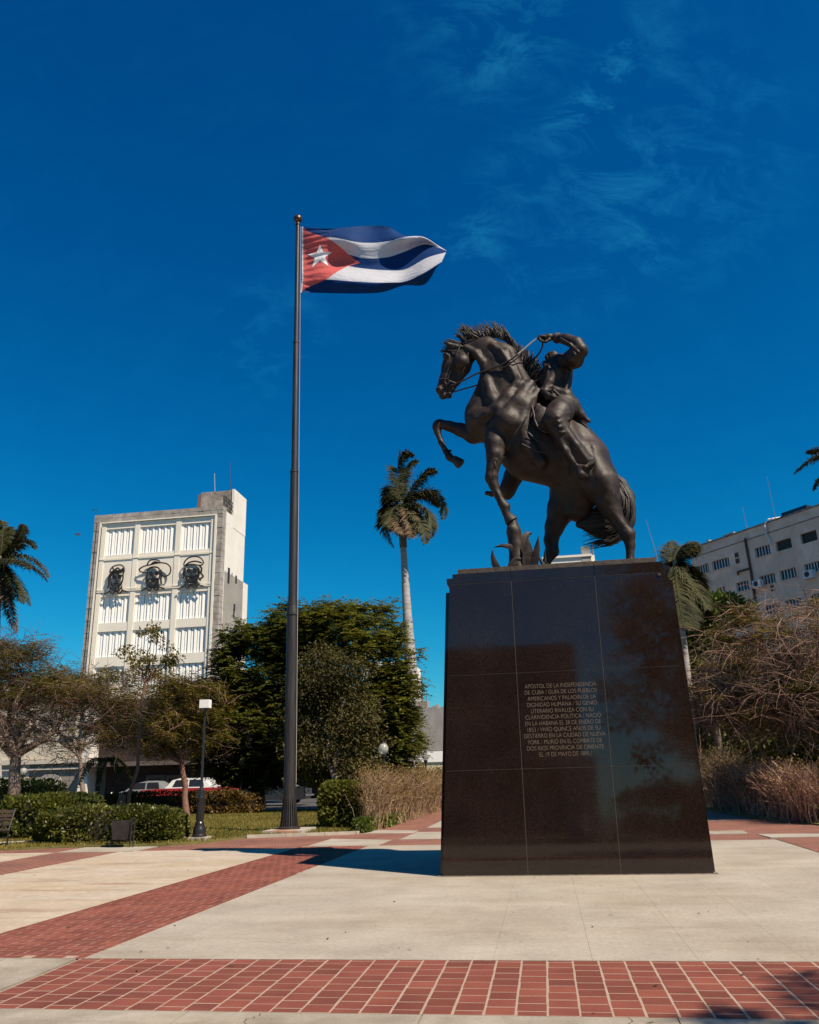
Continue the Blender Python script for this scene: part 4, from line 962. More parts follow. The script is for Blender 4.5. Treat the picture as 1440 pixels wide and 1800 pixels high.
# left: sparse umbrella tree with bare twigs
Cl = np.concatenate([ell_pts(50, 1215, 150, 70, 24.5, 90, 1.2, .2), ell_pts(-60, 1200, 120, 80, 25, 40, 1.2, .2), ell_pts(40, 1140, 60, 22, 24.5, 18, 1.0, .2), ell_pts(170, 1240, 60, 40, 25, 30, 1, .2), ell_pts(90, 1300, 110, 35, 25, 30, 1.2, .2)])
tb = W(*ongrid(18, 1468, 23.95)[:2], 0)
def fl_left(lc):
    top = Cl[Cl[:, 2] > np.quantile(Cl[:, 2], .35)]; sprays(lc, top, 24, .46, .11, .035, droop=.9, flat=.25, pairs=6); sprays(lc, Cl, 5, .4, .10, .035, droop=.9, flat=.25, pairs=5)
tree('sparse spreading tree with a thick trunk and bare twigs at the left edge', 'tree', tb, on(28, 1330, 24), Cl, .19, fl_left, g_olive, bm=bark_trunk, nmain=8, rt=.014, name='poinciana_tree')
def twigs(label_parent, Cn, n, L_, r_, sag=.25, m=twig, name='twigs', up=.1):
    mb = MB()
    for _ in range(n):
        c = Cn[rg.integers(len(Cn))]+rg.normal(size=3)*.25; az = rg.uniform(0, 2*np.pi); d = np.array([math.cos(az), math.sin(az), rg.normal(up, .4)])
        l = L_*rg.uniform(.4, 1.1); pts = [c]; 
        for i in range(5):
            d = d+rg.normal(size=3)*.28; d[2] -= sag*.3; d /= np.linalg.norm(d); pts.append(pts[-1]+d*l/5)
        mb.tube(pts, [r_*(1-.17*i) for i in range(6)], 4, cap=False)
        if rg.random() < .6:
            j = 2; e = d+rg.normal(size=3)*.8; e /= np.linalg.norm(e); mb.tube([pts[j], pts[j]+e*l*.25, pts[j]+e*l*.45+np.array([0, 0, -.05*l])], [r_*.6, r_*.45, r_*.3], 4, cap=False)
    o = mb.build(name, m, label_parent); o['kind'] = 'stuff'; return o
tl = [o for o in bpy.data.objects if o.name.startswith('poinciana_tree')][-1]
twigs(tl, Cl, 1700, 1.1, .010)
twigs([o for o in bpy.data.objects if o.name.startswith('leafy_tree')][0], Cn3, 120, .9, .012)
# low olive trees in front of the portrait building
Co = np.concatenate([ell_pts(225, 1215, 110, 40, 33, 60), ell_pts(330, 1225, 70, 45, 33, 45), ell_pts(260, 1285, 90, 35, 32, 34), ell_pts(350, 1290, 45, 45, 34, 24), ell_pts(215, 1270, 55, 50, 35, 36), ell_pts(300, 1300, 60, 30, 35, 24)])
t = tree('low olive-green tree with drooping twigs below the portrait building', 'tree', on(330, 1415, 33)*[1, 1, 0], on(320, 1340, 33), Co, .12, lambda lc: sprays(lc, Co, 34, .5, .12, .05, droop=1.0, pairs=6), g_olive, bm=bark_red, nmain=7, name='poinciana_tree')
twigs(t, Co, 500, 1.2, .013, .5, bark_pale)
Cs = np.concatenate([ell_pts(268, 1115, 16, 22, 30, 9), ell_pts(245, 1152, 18, 14, 30, 7), ell_pts(295, 1150, 22, 16, 30, 8), ell_pts(262, 1170, 22, 14, 30, 7), ell_pts(215, 1135, 10, 16, 30, 3), ell_pts(305, 1165, 14, 10, 30, 4)])
tree('slender young tree with a thin reddish trunk rising in front of the barred windows', 'tree', on(228, 1412, 30)*[1, 1, 0], on(255, 1200, 30), Cs, .06, lambda lc: broad(lc, Cs, 38, .26, .13, .07), g_olive, bm=bark_red, nmain=4, rt=.01, name='young_tree')
# trees far behind left: fill in front of the ornate house
Cb = np.concatenate([ell_pts(110, 1215, 70, 35, 41, 40), ell_pts(0, 1215, 60, 35, 41, 30), ell_pts(30, 1270, 80, 20, 41, 16)])
tree('dark tree in front of the cream corner house', 'tree', on(150, 1405, 41)*[1, 1, 0], on(140, 1330, 41), Cb, .12, lambda lc: sprays(lc, Cb, 36, .6, .17, .075), g_dark, name='poinciana_tree')

# right side
Cr = np.concatenate([ell_pts(1400, 1130, 190, 75, 27, 90, 1.1, .3), ell_pts(1330, 1230, 120, 60, 26.5, 60, 1.0, .3), ell_pts(1480, 1240, 120, 90, 27, 50, 1, .3)])
t = tree('bare spreading tree with tangled arching twigs right of the plinth', 'tree', on(1490, 1450, 27)*[1, 1, 0], on(1475, 1290, 27), Cr, .2,
         lambda lc: sprays(lc, Cr[rg.choice(len(Cr), 190)], 30, .45, .10, .045, pairs=5, flat=.2), g_olive, bm=bark_pale, nmain=10, rt=.016, name='bare_tree')
twigs(t, Cr, 1900, 1.9, .011, .45, bark_pale)
Cr = Cr[Cr[:, 2] < np.quantile(Cr[:, 2], .8)]
twigs(t, Cr, 1500, 1.5, .010, .55, twig)
Cg = np.concatenate([ell_pts(1240, 1080, 48, 30, 33, 30), ell_pts(1225, 1120, 30, 30, 33, 18), ell_pts(1290, 1075, 25, 15, 33, 12)])
tree('bright green bushy tree between the plinth and the grey apartment block', 'tree', on(1265, 1412, 33)*[1, 1, 0], on(1262, 1200, 33), Cg, .13, lambda lc: broad(lc, Cg, 190, .6, .18, .12), g_lime, name='leafy_tree')
Cd = np.concatenate([ell_pts(1330, 1240, 140, 90, 38, 110, 1.0, .2), ell_pts(1480, 1220, 90, 110, 38, 60, 1.0, .2), ell_pts(1260, 1170, 60, 60, 37, 40, 1.0, .3)])
tree('dark leafy tree behind the bare twigs, right of the plinth', 'tree', on(1340, 1405, 38)*[1, 1, 0], on(1340, 1320, 38), Cd, .2, lambda lc: broad(lc, Cd, 200, .75, .22, .13), g_dark, name='leafy_tree')
Cd = np.concatenate([ell_pts(1300, 1330, 80, 40, 40, 40, 1.0, .2), ell_pts(1430, 1330, 80, 45, 40, 40, 1.0, .2)])
tree('low dark shrubby tree behind the dry hedge on the right', 'tree', on(1380, 1395, 40)*[1, 1, 0], on(1380, 1370, 40), Cd, .1, lambda lc: broad(lc, Cd, 200, .7, .22, .13), g_dark, name='leafy_tree')

# palms
palm_bark = mat('palm_bark', (.26, .235, .22), rough=.9, var=(.42, .38, .36), scale=2, bump=.5, bscale=8, stretch=(.6, .6, 4))
g_palm = leaf_mat('palm_leaf', (.020, .024, .006), (.085, .078, .024), rough=.75, trans=.2, big=.8); g_palm_dry = leaf_mat('palm_dry', (.07, .042, .024), (.20, .13, .07)); g_spear = leaf_mat('palm_spear', (.20, .19, .03), (.34, .30, .06))
shaft_g = mat('crownshaft', (.10, .10, .05), rough=.5, var=(.16, .14, .08), scale=3)
def bez(P, n=14):
    P = [np.array(p, float) for p in P]; out = []
    for i in range(n+1):
        t = i/n; Q = P
        while len(Q) > 1: Q = [Q[k]*(1-t)+Q[k+1]*t for k in range(len(Q)-1)]
        out.append(Q[0])
    return out
def frond(parent, pts, ll=.55, m=None, nn=44, lw=.045, droop=.5, wind=(0, 0, 0)):
    m = m or g_palm
    cv = bez(pts, 14); lc = LC(); mb = MB(); mb.tube(cv, [.035*(1-.06*i) for i in range(15)], 5)
    L_ = np.array(cv); n = nn; t = np.linspace(.06, .995, n); idx = t*14; i0 = np.minimum(idx.astype(int), 13); f = (idx-i0)[:, None]
    p = L_[i0]*(1-f)+L_[i0+1]*f; d = L_[i0+1]-L_[i0]; d /= np.linalg.norm(d, axis=1, keepdims=True)
    side = np.cross(d, [0, 0, 1.0]); ns = np.linalg.norm(side, axis=1, keepdims=True); side = np.where(ns > .15, side/(ns+1e-9), np.array([[1.0, .3, 0]])); up = np.cross(side, d)
    ln = ll*np.sin(np.pi*np.clip(t*.86+.12, 0, 1))**.6
    for sg in (-1, 1):
        for lay in (-.35, .25, .0):
            dd = side*sg*1.0+d*.55+up*lay+rg.normal(size=(n, 3))*.16+np.array(wind); dd /= np.linalg.norm(dd, axis=1, keepdims=True)
            d2 = dd+np.array([0, 0, -droop])+rg.normal(size=(n, 3))*.08; d2 /= np.linalg.norm(d2, axis=1, keepdims=True)
            l = (ln*rg.uniform(.75, 1.1, n))[:, None]; sd = np.cross(dd, up); sd /= np.linalg.norm(sd, axis=1, keepdims=True)+1e-9
            w = lw*.5; mid = p+dd*l*.5; tip = mid+d2*l*.55
            V = np.stack([p-sd*w*.5, p+sd*w*.5, mid+sd*w, mid-sd*w, tip], 1).reshape(-1, 3); base = np.arange(n)*5
            Fq = np.concatenate([np.stack([base, base+1, base+2, base+3], 1), np.stack([base+3, base+2, base+4, base+4], 1)])
            lc.add(V, Fq)
    V = np.concatenate(lc.V); Fs = [tuple(dict.fromkeys(q)) for q in np.concatenate(lc.F).tolist()]
    n0 = len(V); allV = [V]; 
    for vv in mb.V: allV.append(vv)
    Fs += [tuple(i+n0 for i in q) for q in mb.F]
    return arr_obj('frond', np.concatenate(allV), Fs, m, parent)
def palm(label, trunk_px, ys, rads, crown_px, fr, L_, extra=0, group='royal palms', ll=.5, nn=44, wind=(.25, 0, 0), dry=(), lw=.045, zb=None, shaft=True):
    T = [on(x, y, ys) for x, y in trunk_px]; T[0][2] = 0 if zb is None else zb
    root = empty('royal_palm', T[0]*[1, 1, 0], label, 'palm', group)
    mb = MB(); n = len(T); pts = []; rr = []
    for i in range(n-1):
        for k in range(8): f = k/8; pts.append(T[i]*(1-f)+T[i+1]*f); rr.append((rads[i]*(1-f)+rads[i+1]*f)*(1+.035*(k % 2)))
    pts.append(T[-1]); rr.append(rads[-1]); mb.tube(pts, rr, 14); autosmooth(mb.build('trunk', palm_bark, root), 70)
    c = on(*crown_px, ys)
    if shaft:
        mb = MB(); mb.tube([T[-1]-[0, 0, .1], T[-1]*(.6)+c*.4, c+[0, 0, .2]], [rads[-1]*1.25, rads[-1]*1.35, rads[-1]*.7], 12); autosmooth(mb.build('crownshaft', shaft_g, root))
    for i, (pl_, dv) in enumerate(fr):
        k = len(pl_); P = [c]+[on(x, y, ys+dv*(j+1)/k) for j, (x, y) in enumerate(pl_)]
        frond(root, P, ll, g_spear if dv == 99 else (g_palm_dry if i in dry else None), nn, lw=lw, wind=wind)
    for i in range(extra):
        az = rg.uniform(0, 2*np.pi); el = rg.uniform(-.2, 1.0); l = L_*rg.uniform(.8, 1.05); d = np.array([math.cos(az), math.sin(az), 0])
        P = [c, c+d*l*.35*math.cos(el)+np.array([0, 0, l*.4*math.sin(el)+.3]), c+d*l*.8+np.array([0, 0, l*.25*math.sin(el)])+np.array(wind)*1.2, c+d*l*.85+np.array([0, 0, -l*.45])+np.array(wind)*2]
        frond(root, P, ll, None, nn, lw=lw, wind=wind)
    return root
palm('tall royal palm with a curved pale trunk between the flagpole and the plinth', [(722, 1400), (724, 1200), (716, 1080), (709, 960)], 46, [.44, .37, .26, .18], (706, 890),
     [([(690, 830), (700, 780), (728, 800)], 0), ([(700, 850), (715, 800), (733, 812)], 1), ([(725, 860), (745, 815), (768, 828)], 0), ([(735, 850), (785, 850), (780, 912)], .5), ([(735, 880), (765, 890), (757, 945)], -1),
      ([(720, 900), (745, 910), (748, 955)], -2), ([(680, 865), (668, 880), (676, 915)], 0), ([(675, 880), (662, 920), (692, 962)], .5), ([(690, 880), (680, 915), (690, 930)], -1.5), ([(700, 900), (698, 930), (712, 940)], -2),
      ([(715, 890), (728, 920), (722, 945)], -2), ([(695, 840), (680, 850), (680, 890)], 2), ([(725, 860), (755, 860), (772, 890)], 2), ([(715, 880), (735, 900), (733, 935)], 1.5), ([(700, 885), (690, 920), (705, 938)], -1)], 3, ll=.85, lw=.075, nn=54, dry=(9, 10), wind=(.2, 0, -.1))
palm('royal palm at the left edge with a dead brown frond hanging beside its trunk', [(-14, 1500), (-12, 1250), (-8, 1120), (-4, 1060)], 36, [.30, .27, .2, .15], (0, 985),
     [([(30, 955), (38, 935), (41, 923)], 0), ([(25, 960), (55, 935), (62, 965)], 0), ([(20, 970), (70, 970), (85, 1015)], 0), ([(15, 985), (60, 985), (84, 1022)], 1), ([(10, 1000), (35, 1020), (52, 1064)], 0), ([(8, 1005), (30, 1030), (40, 1060)], -1),
      ([(4, 950), (10, 920), (0, 915)], 0), ([(-10, 950), (-40, 930), (-70, 960)], 0), ([(-10, 960), (-60, 960), (-85, 1010)], 0), ([(-5, 990), (-40, 1010), (-50, 1060)], 0), ([(8, 1030), (14, 1070), (28, 1110)], -.5), ([(6, 1020), (12, 1040), (12, 1062)], -1), ([(12, 990), (40, 975), (52, 1000)], -2), ([(-5, 970), (15, 940), (20, 930)], 1)], 3, ll=.62, lw=.055, nn=50, dry=(10, 11), wind=(.1, 0, 0))
palm('royal palm with dense hanging fronds just right of the plinth top', [(1222, 1400), (1207, 1180), (1199, 1110), (1191, 1050)], 30, [.20, .14, .12, .10], (1187, 990),
     [([(1185, 965), (1215, 940), (1226, 968)], 0), ([(1180, 975), (1200, 945), (1222, 960)], 1), ([(1195, 985), (1235, 1000), (1240, 1045)], 0), ([(1195, 1000), (1225, 1030), (1243, 1070)], -1), ([(1195, 1010), (1215, 1050), (1232, 1100)], 0), ([(1190, 1015), (1205, 1060), (1216, 1105)], -1.5),
      ([(1185, 1010), (1195, 1060), (1200, 1100)], -2), ([(1180, 1010), (1180, 1050), (1190, 1090)], -1), ([(1175, 985), (1160, 990), (1165, 1040)], 1), ([(1200, 990), (1225, 1010), (1225, 1060)], 1.5), ([(1180, 980), (1172, 960), (1180, 950)], 2), ([(1190, 1000), (1212, 1030), (1215, 1080)], 1), ([(1200, 1005), (1235, 1040), (1246, 1085)], .5)], 12, ll=.8, lw=.038, nn=80, wind=(.3, 0, -.4))
palm('royal palm whose frond tips reach in at the right edge', [(1500, 1420), (1500, 1100), (1495, 900), (1492, 850)], 30, [.26, .2, .14, .12], (1490, 810),
     [([(1450, 790), (1425, 800), (1396, 832)], 0), ([(1460, 780), (1430, 790), (1420, 797)], 1), ([(1460, 830), (1432, 835), (1430, 862)], 0), ([(1520, 770), (1560, 790), (1570, 830)], 0), ([(1500, 840), (1530, 860), (1540, 900)], 0), ([(1480, 830), (1455, 850), (1450, 900)], 0)], 2, ll=.42, wind=(.15, 0, 0))
# palm behind the photographer whose fronds shade the near bricks
cb = np.array([9.5, -1.3, 9.6]); root = empty('royal_palm', (9.6, -1.2, 0), 'royal palm beside the photographer, its fronds shading the near brick band', 'palm', 'royal palms')
mb = MB(); mb.tube([(9.6, -1.2, -.1), (9.5, -1.1, 3), (9.2, -1.0, 6), tuple(cb-[0, 0, .4])], [.3, .3, .2, .15], 12); autosmooth(mb.build('trunk', palm_bark, root))
for i in range(15):
    az = 2*math.pi*i/15+.2; l = 3.5+.3*math.sin(i*2.1); d = np.array([math.cos(az), math.sin(az), 0])
    frond(root, [cb, cb+d*1.2+[0, 0, 1.1], cb+d*2.9+[0, 0, .7], cb+d*l+[0, 0, -.9]], .55, None, 36)
# small fan of young palm leaves left
for lab, cpx, ys_ in (('young palm with arching fronds beside the hedge on the left', (75, 1405), 27), ('small drooping palm under the slender young tree', (185, 1340), 31)):
    c = on(*cpx, ys_); root = empty('young_palm', c*[1, 1, 0], lab, 'palm'); mb = MB(); mb.tube([c*[1, 1, 0]-[0, 0, .05], c], [.09, .06], 8); mb.build('stem', bark, root)
    for i in range(9):
        az = 2*math.pi*i/9; d = np.array([math.cos(az), math.sin(az), 0]); l = 1.1 if ys_ == 27 else 1.2
        frond(root, [c, c+d*l*.5+[0, 0, .55], c+d*l+[0, 0, -.2 if ys_ == 27 else -.9]], .28, g_lime if ys_ == 27 else None, 22, lw=.03)

# hedges and shrubs
def bush(name, label, cat, boxes, n, ll, lw, m, core=True, group=None, base=None, stems=0):
    P = []; D = []; wsum = sum(b[6] if len(b) > 6 else 1 for b in boxes); mb = MB()
    for b in boxes:
        x0, x1, y0, y1, z0, z1 = b[:6]; k = int(n/len(boxes)); c = np.array([(x0+x1)/2, (y0+y1)/2, (z0+z1)/2]); h = np.array([(x1-x0)/2, (y1-y0)/2, (z1-z0)/2])
        u_ = rg.normal(size=(k, 3)); u_ = np.sign(u_)*np.abs(u_)**.62; u_ /= (np.abs(u_)**4).sum(1, keepdims=True)**.25
        q = u_*rg.uniform(.82, 1.03, k)[:, None]
        lump = np.array([mnoise.noise(Vector((c+h*v)*1.7)) for v in q]); q *= (1+.14*lump)[:, None]
        pp = c+h*q; pp[:, 2] = np.maximum(pp[:, 2], .03); P.append(np.stack([pp[:, 0]*CT+pp[:, 1]*ST, -pp[:, 0]*ST+pp[:, 1]*CT, pp[:, 2]], 1)); D.append(u_*.8+rg.normal(size=(k, 3))*.8+[0, 0, .3])
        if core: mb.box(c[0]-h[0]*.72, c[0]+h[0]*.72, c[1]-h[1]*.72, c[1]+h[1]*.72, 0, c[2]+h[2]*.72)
    P = np.concatenate(P); D = np.concatenate(D); b0 = boxes[0]
    root = empty(name, W((b0[0]+b0[1])/2, (b0[2]+b0[3])/2, 0) if base is None else base, label, cat, group)
    V, Fs = diamonds(P, D, ll*rg.uniform(.7, 1.2, len(P)), lw, tilt=.9); arr_obj('foliage', V, Fs, m, root)
    if core: mb.build('dark_core', core_m, root)  # plain dark boxes added inside the leaves to stop sight through them
    return root
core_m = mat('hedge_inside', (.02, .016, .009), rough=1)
bush('hedge', 'clipped rounded green hedge behind the metal bin', 'hedge', [(-12.5, -9.35, 19.9, 21.6, 0, .86), (-12.9, -11.0, 20.1, 22, 0, .80), (-10.6, -9.1, 19.95, 21.3, 0, .76)], 36000, .085, .05, g_hedge)
bush('shrub', 'dark loose shrub between the pale trunk and the clipped hedge', 'shrub', [(-15.2, -13.1, 21.8, 24.5, 0, 1.15)], 9000, .12, .07, g_dark)
bush('shrub', 'dark shrub behind the bench at the left edge', 'shrub', [(-20, -16.2, 25, 28, 0, 1.6)], 6000, .12, .07, g_dark)
bush('hedge', 'glossy dark green hedge at the foot of the flagpole, on its right', 'hedge', [(-6.5, -5.1, 23.9, 25.3, 0, 1.25)], 11000, .12, .075, g_dark)
bush('hedge', 'orange-tipped hedge between the glossy hedge and the dry stems', 'hedge', [(-5.75, -4.75, 26, 28.6, 0, 1.35), (-6.8, -5.2, 28.5, 31, 0, 1.3)], 12000, .09, .045, g_orange)
bush('hedge', 'low hedge along the street beyond the lawn, in front of the cars', 'hedge', [(-19.8, -12.0, 34.2, 35.2, 0, .95)], 12000, .12, .08, g_orange)
bush('ground_cover', 'low leafy plants under the dry stems left of the brick walk', 'plants', [(-5.2, -4.75, 22.6, 24.6, 0, .32), (-4.9, -4.55, 24.4, 28, 0, .3)], 5000, .09, .06, g_lime, core=False)
bush('shrub', 'dark bush at the right edge beside the dry hedge', 'shrub', [(7.3, 9.5, 22.6, 25, 0, 1.5)], 9000, .12, .08, g_dark)
straw = leaf_mat('dry_stem', (.17, .10, .055), (.42, .29, .17), rough=.9, trans=0, big=2); straw_red = leaf_mat('dry_stem_red', (.16, .085, .055), (.48, .30, .20), rough=.9, trans=0, big=2)
def stems(name, label, line, n, h, m, lm, lean=.25, nleaf=3000, wid=.9, r_=.011, thick=30, group=None):
    L_ = [np.array(p, float) for p in line]; seg = [np.linalg.norm(b-a) for a, b in zip(L_, L_[1:])]; tot = sum(seg); mb = MB(); P = []
    def at(t):
        d = t*tot
        for a, b, s_ in zip(L_, L_[1:], seg):
            if d <= s_: return a+(b-a)*d/s_
            d -= s_
        return L_[-1]
    for k in range(n):
        t = rg.uniform(0, 1); p = at(t)+rg.normal(size=2)*wid*.3; hh = h*rg.uniform(.55, 1.12); w = np.array(W(p[0], p[1], 0)); pts = [w]; d = np.array([rg.normal(lean*.3, lean), rg.normal(0, lean), 1.0])
        for i in range(4): d = d+rg.normal(size=3)*.16; d[2] = max(d[2], .5); d /= np.linalg.norm(d); pts.append(pts[-1]+d*hh/4)
        r0 = r_*(2.2 if k < thick else 1)*rg.uniform(.7, 1.3); mb.tube(pts, [r0*(1-.19*i) for i in range(5)], 3, cap=False)
        for j in (2, 3, 3):
            e = d+rg.normal(size=3)*.7; e[2] = abs(e[2]); e /= np.linalg.norm(e); q = pts[j]+e*hh*.28; mb.tube([pts[j], q], [r0*.5, r0*.25], 3, cap=False)
            P.append(q)
        P.append(pts[-1])
    c = at(.5); root = empty(name, W(c[0], c[1], 0), label, 'hedge', group); mb.build('stems', m, root)['kind'] = 'stuff'
    P = np.array(P); P = P[rg.integers(len(P), size=nleaf)]+rg.normal(size=(nleaf, 3))*.08
    V, Fs = diamonds(P, rg.normal(size=(nleaf, 3))+[0, 0, .3], .075*rg.uniform(.6, 1.2, nleaf), .04, tilt=1); arr_obj('foliage', V, Fs, lm, root); return root
stems('dry_hedge', 'hedge of dry straw-coloured stems along the brick walk left of the plinth', [(-4.95, 23.4), (-4.75, 28), (-4.35, 35.5)], 900, 1.55, straw, g_orange, .12, 9000, .6)
stems('dry_hedge', 'tall straw-coloured stems at the far end of the walk left of the plinth', [(-5.0, 31), (-3.9, 38)], 500, 1.5, straw, g_olive, .14, 5000, .7)
stems('dry_hedge', 'reddish leafless hedge right of the plinth', [(6.0, 31.5), (6.15, 27), (6.5, 23.3), (7.0, 22.9)], 1300, 1.5, straw_red, g_orange, .22, 6000, .55, .013, 200)
stems('dry_hedge', 'pale leafless hedge of thin stems behind the reddish one', [(5.3, 38), (6.3, 31)], 600, 2.0, straw, g_olive, .2, 3500, .8)

# lawn: a sheet and its blades
lawn_m = mat('lawn_soil', (.095, .095, .02), rough=1, var=(.16, .135, .04), scale=1.2, bump=.5, bscale=50)
edge = [(-30, 17.05), (-12.6, 19.05), (-11.9, 19.4), (-9.3, 19.75), (-8.5, 20.0), (-8.0, 21.0), (-7.75, 21.75), (-5.04, 22.4), (-4.85, 24.2), (-4.35, 36), (-30, 39)]
sheet('lawn', edge, .03, lawn_m, thick=.05)
sheet('lawn_right', [(6.5, 22.45), (19, 20.6), (19, 39), (4.9, 39), (5.45, 31), (5.75, 26)], .03, lawn_m, thick=.05)
kerb_m = paving('kerb_concrete', (.42, .37, .31), (.5, .45, .38), 2, (.6, .55, .5), streak=.4)
kb = MB()
for a, b in zip(edge[6:9], edge[7:10]):
    d = np.array(b)-np.array(a); l = np.linalg.norm(d); d /= l; n_ = np.array([d[1], -d[0]])*.07; k = 0
    while k < l:
        k2 = min(k+1.0, l); p, q = np.array(a)+d*(k+.01), np.array(a)+d*k2
        kb.hexa([W(*(p+n_), -.02), W(*(q+n_), -.02), W(*(q-n_), -.02), W(*(p-n_), -.02), W(*(p+n_), .06), W(*(q+n_), .06), W(*(q-n_), .06), W(*(p-n_), .06)]); k = k2
kb.build('kerb', kerb_m)['kind'] = 'structure'
kb = MB()
for (a, b) in (((-14.6, 19.9), (-13.2, 20.6)), ((-13.2, 20.6), (-12.5, 21.1))):
    d = np.array(b)-np.array(a); d /= np.linalg.norm(d); n_ = np.array([d[1], -d[0]])*.08
    kb.hexa([W(*(np.array(p)+s_*n_), z) for z in (.0, .09) for p, s_ in ((a, 1), (b, 1), (b, -1), (a, -1))])
kb.build('white_edging', mat('white_stone', (.6, .56, .5), .9, var=(.4, .36, .3)))['kind'] = 'structure'
def in_poly(x, y, P):
    c = np.zeros(len(x), bool); j = len(P)-1
    for i in range(len(P)):
        xi, yi = P[i]; xj, yj = P[j]; m_ = ((yi > y) != (yj > y)) & (x < (xj-xi)*(y-yi)/(yj-yi+1e-12)+xi); c ^= m_; j = i
    return c
n = 90000; x = rg.uniform(-16, -4.4, n); y = 19+18*rg.uniform(0, 1, n)**1.4; k = in_poly(x, y, edge); x, y = x[k], y[k]
P = np.stack([x*CT+y*ST, -x*ST+y*CT, np.full(len(x), .03)], 1); D = rg.normal(size=(len(x), 3))*.35+[0, 0, 1]
V, Fs = diamonds(P, D, .075*rg.uniform(.5, 1.4, len(x)), .02, tilt=2); arr_obj('grass', V, Fs, leaf_mat('grass', (.10, .09, .014), (.27, .215, .05), big=.7))['kind'] = 'stuff'
# dry leaves on the plaza
n = 130; x = rg.uniform(-10, 6, n); y = rg.uniform(5.5, 18, n); P = np.stack([x*CT+y*ST, -x*ST+y*CT, np.full(n, .006)], 1); a = rg.uniform(0, 6.3, n); D = np.stack([np.cos(a), np.sin(a), rg.uniform(0, .25, n)], 1)
V, Fs = diamonds(P, D, .05*rg.uniform(.4, 1.6, n), .02, tilt=.2); arr_obj('fallen_leaves', V, Fs, leaf_mat('dead_leaf', (.04, .03, .02), (.16, .11, .07)))['kind'] = 'stuff'
# ------------------------------------------------------------------ buildings
cream = mat('cream_paint', (.76, .70, .60), rough=.85, var=(.71, .645, .545), scale=.6, bump=.15, bscale=8)
cream2 = mat('cream_side', (.70, .66, .60), rough=.9, var=(.62, .575, .51), scale=.5, bump=.2, bscale=5)
white_fin = mat('white_fin', (.84, .83, .80), rough=.7, var=(.80, .78, .74), scale=2)
stone_grey = mat('weathered_stone', (.19, .168, .15), rough=.95, var=(.40, .36, .32), scale=.9, bump=.4, bscale=4)
dark_in = mat('dark_interior', (.012, .011, .012), rough=.6)
iron = mat('black_iron', (.018, .014, .013), rough=.5, metal=.3, var=(.035, .03, .028), scale=8)
plaster_stain = mat('stained_plaster', (.11, .092, .08), rough=.95, var=(.36, .31, .27), scale=1.1, bump=.4, bscale=4, dist=.6)
bs = 78/90
def BX(x): return x*bs
def BZ(z): return (z-1.5)*bs+1.5
BY = 78.0
bt = empty('portrait_building', W(BX(-44.8), BY, 0), 'tall cream building with rows of white-finned windows and three wire portraits', 'building')
X0, X1, ZT = BX(-53.07), BX(-36.33), BZ(32.95)
yb1 = BY*36.33/33.49
mb = MB(); mb.box(X0, X1, BY+.9, yb1, 0, ZT-.25); mb.box(X1-4, X1, BY+1.0, yb1+1.5, 0, BZ(25.2)); mb.build('side_wall', cream2, bt)
cols = [(-51.46, -47.64), (-47.01, -42.3), (-41.65, -37.8)]
rows = [(31.12, 27.78), (22.6, 19.42), (18.38, 15.38), (14.2, 11.2), (10.0, 7.0), (5.8, 2.8)]
louver_dark = mat('louver_dark', (.10, .09, .08), rough=.9)
# facade grid: piers and spandrels butted round the openings
fx0, fx1 = -52.35, -37.0
mb = MB()
xsb = [fx0]+[v for c in cols for v in c]+[fx1]
for i in range(0, len(xsb), 2): mb.box(BX(xsb[i]), BX(xsb[i+1]), BY, BY+.9, 0, BZ(31.85))
zc = [31.85]+[v for r_ in rows for v in r_]+[0]
for a, b in cols:
    for i in range(0, len(zc), 2):
        z1 = BZ(zc[i]); z0 = BZ(zc[i+1]) if zc[i+1] != 0 else 0
        if zc[i] == 27.78 or zc[i] == 2.8: pass
        mb.box(BX(a), BX(b), BY+.06, BY+.9, z0, z1)
mb.build('facade', cream, bt)
# thin raised bands between storeys
mb = MB()
for z in (27.2, 23.4, 23.15): mb.box(BX(-52.3), BX(-37.05), BY-.06, BY-.002, BZ(z), BZ(z)+.10)
for x in (fx0+.05, fx1-.3): mb.box(BX(x), BX(x)+.22, BY-.16, BY-.003, 0, BZ(31.85))
mb.box(BX(fx0+.05), BX(fx1-.05), BY-.16, BY-.003, BZ(31.87), BZ(32.0)); mb.build('raised_bands', cream, bt)
fin_me = None
for ri, (zt, zb) in enumerate(rows):
    for ci, (a, b) in enumerate(cols):
        xa, xb, z0, z1 = BX(a), BX(b), BZ(zb), BZ(zt)
        mb = MB(); mb.box(xa, xb, BY+.44, BY+.48, z0, z1); w = mb.build('window', louver_dark, bt)
        mb = MB(); mb.box(xa+.02, xb-.02, BY+.1, BY+.6, z0+.0, z0+.10); sl_ = mb.build('sill', cream, w) if False else None
        n = 10 if ci != 1 else 12
        p = (xb-xa)/n
        if fin_me is None:
            mb = MB(); h = z1-z0-.04
            V = [W(0, 0, 0), W(.27, .06, 0), W(.27, .10, 0), W(0, .04, 0), W(0, 0, h), W(.27, .06, h), W(.27, .10, h), W(0, .04, h)]; V = [np.array(v) for v in V]
            mb.hexa(V); fin_me = meshdata('fin', np.concatenate(mb.V), mb.F, white_fin)
            fh = h
        for k in range(n+0):
            o = bpy.data.objects.new('fin', fin_me); C.objects.link(o); o.parent = w
            o.scale = (1, 1, (z1-z0-.04)/fh); o.location = np.array(W(xa+p*(k+.1), BY+.16+(.06 if k % 2 else 0), z0+.02))-wloc(w)
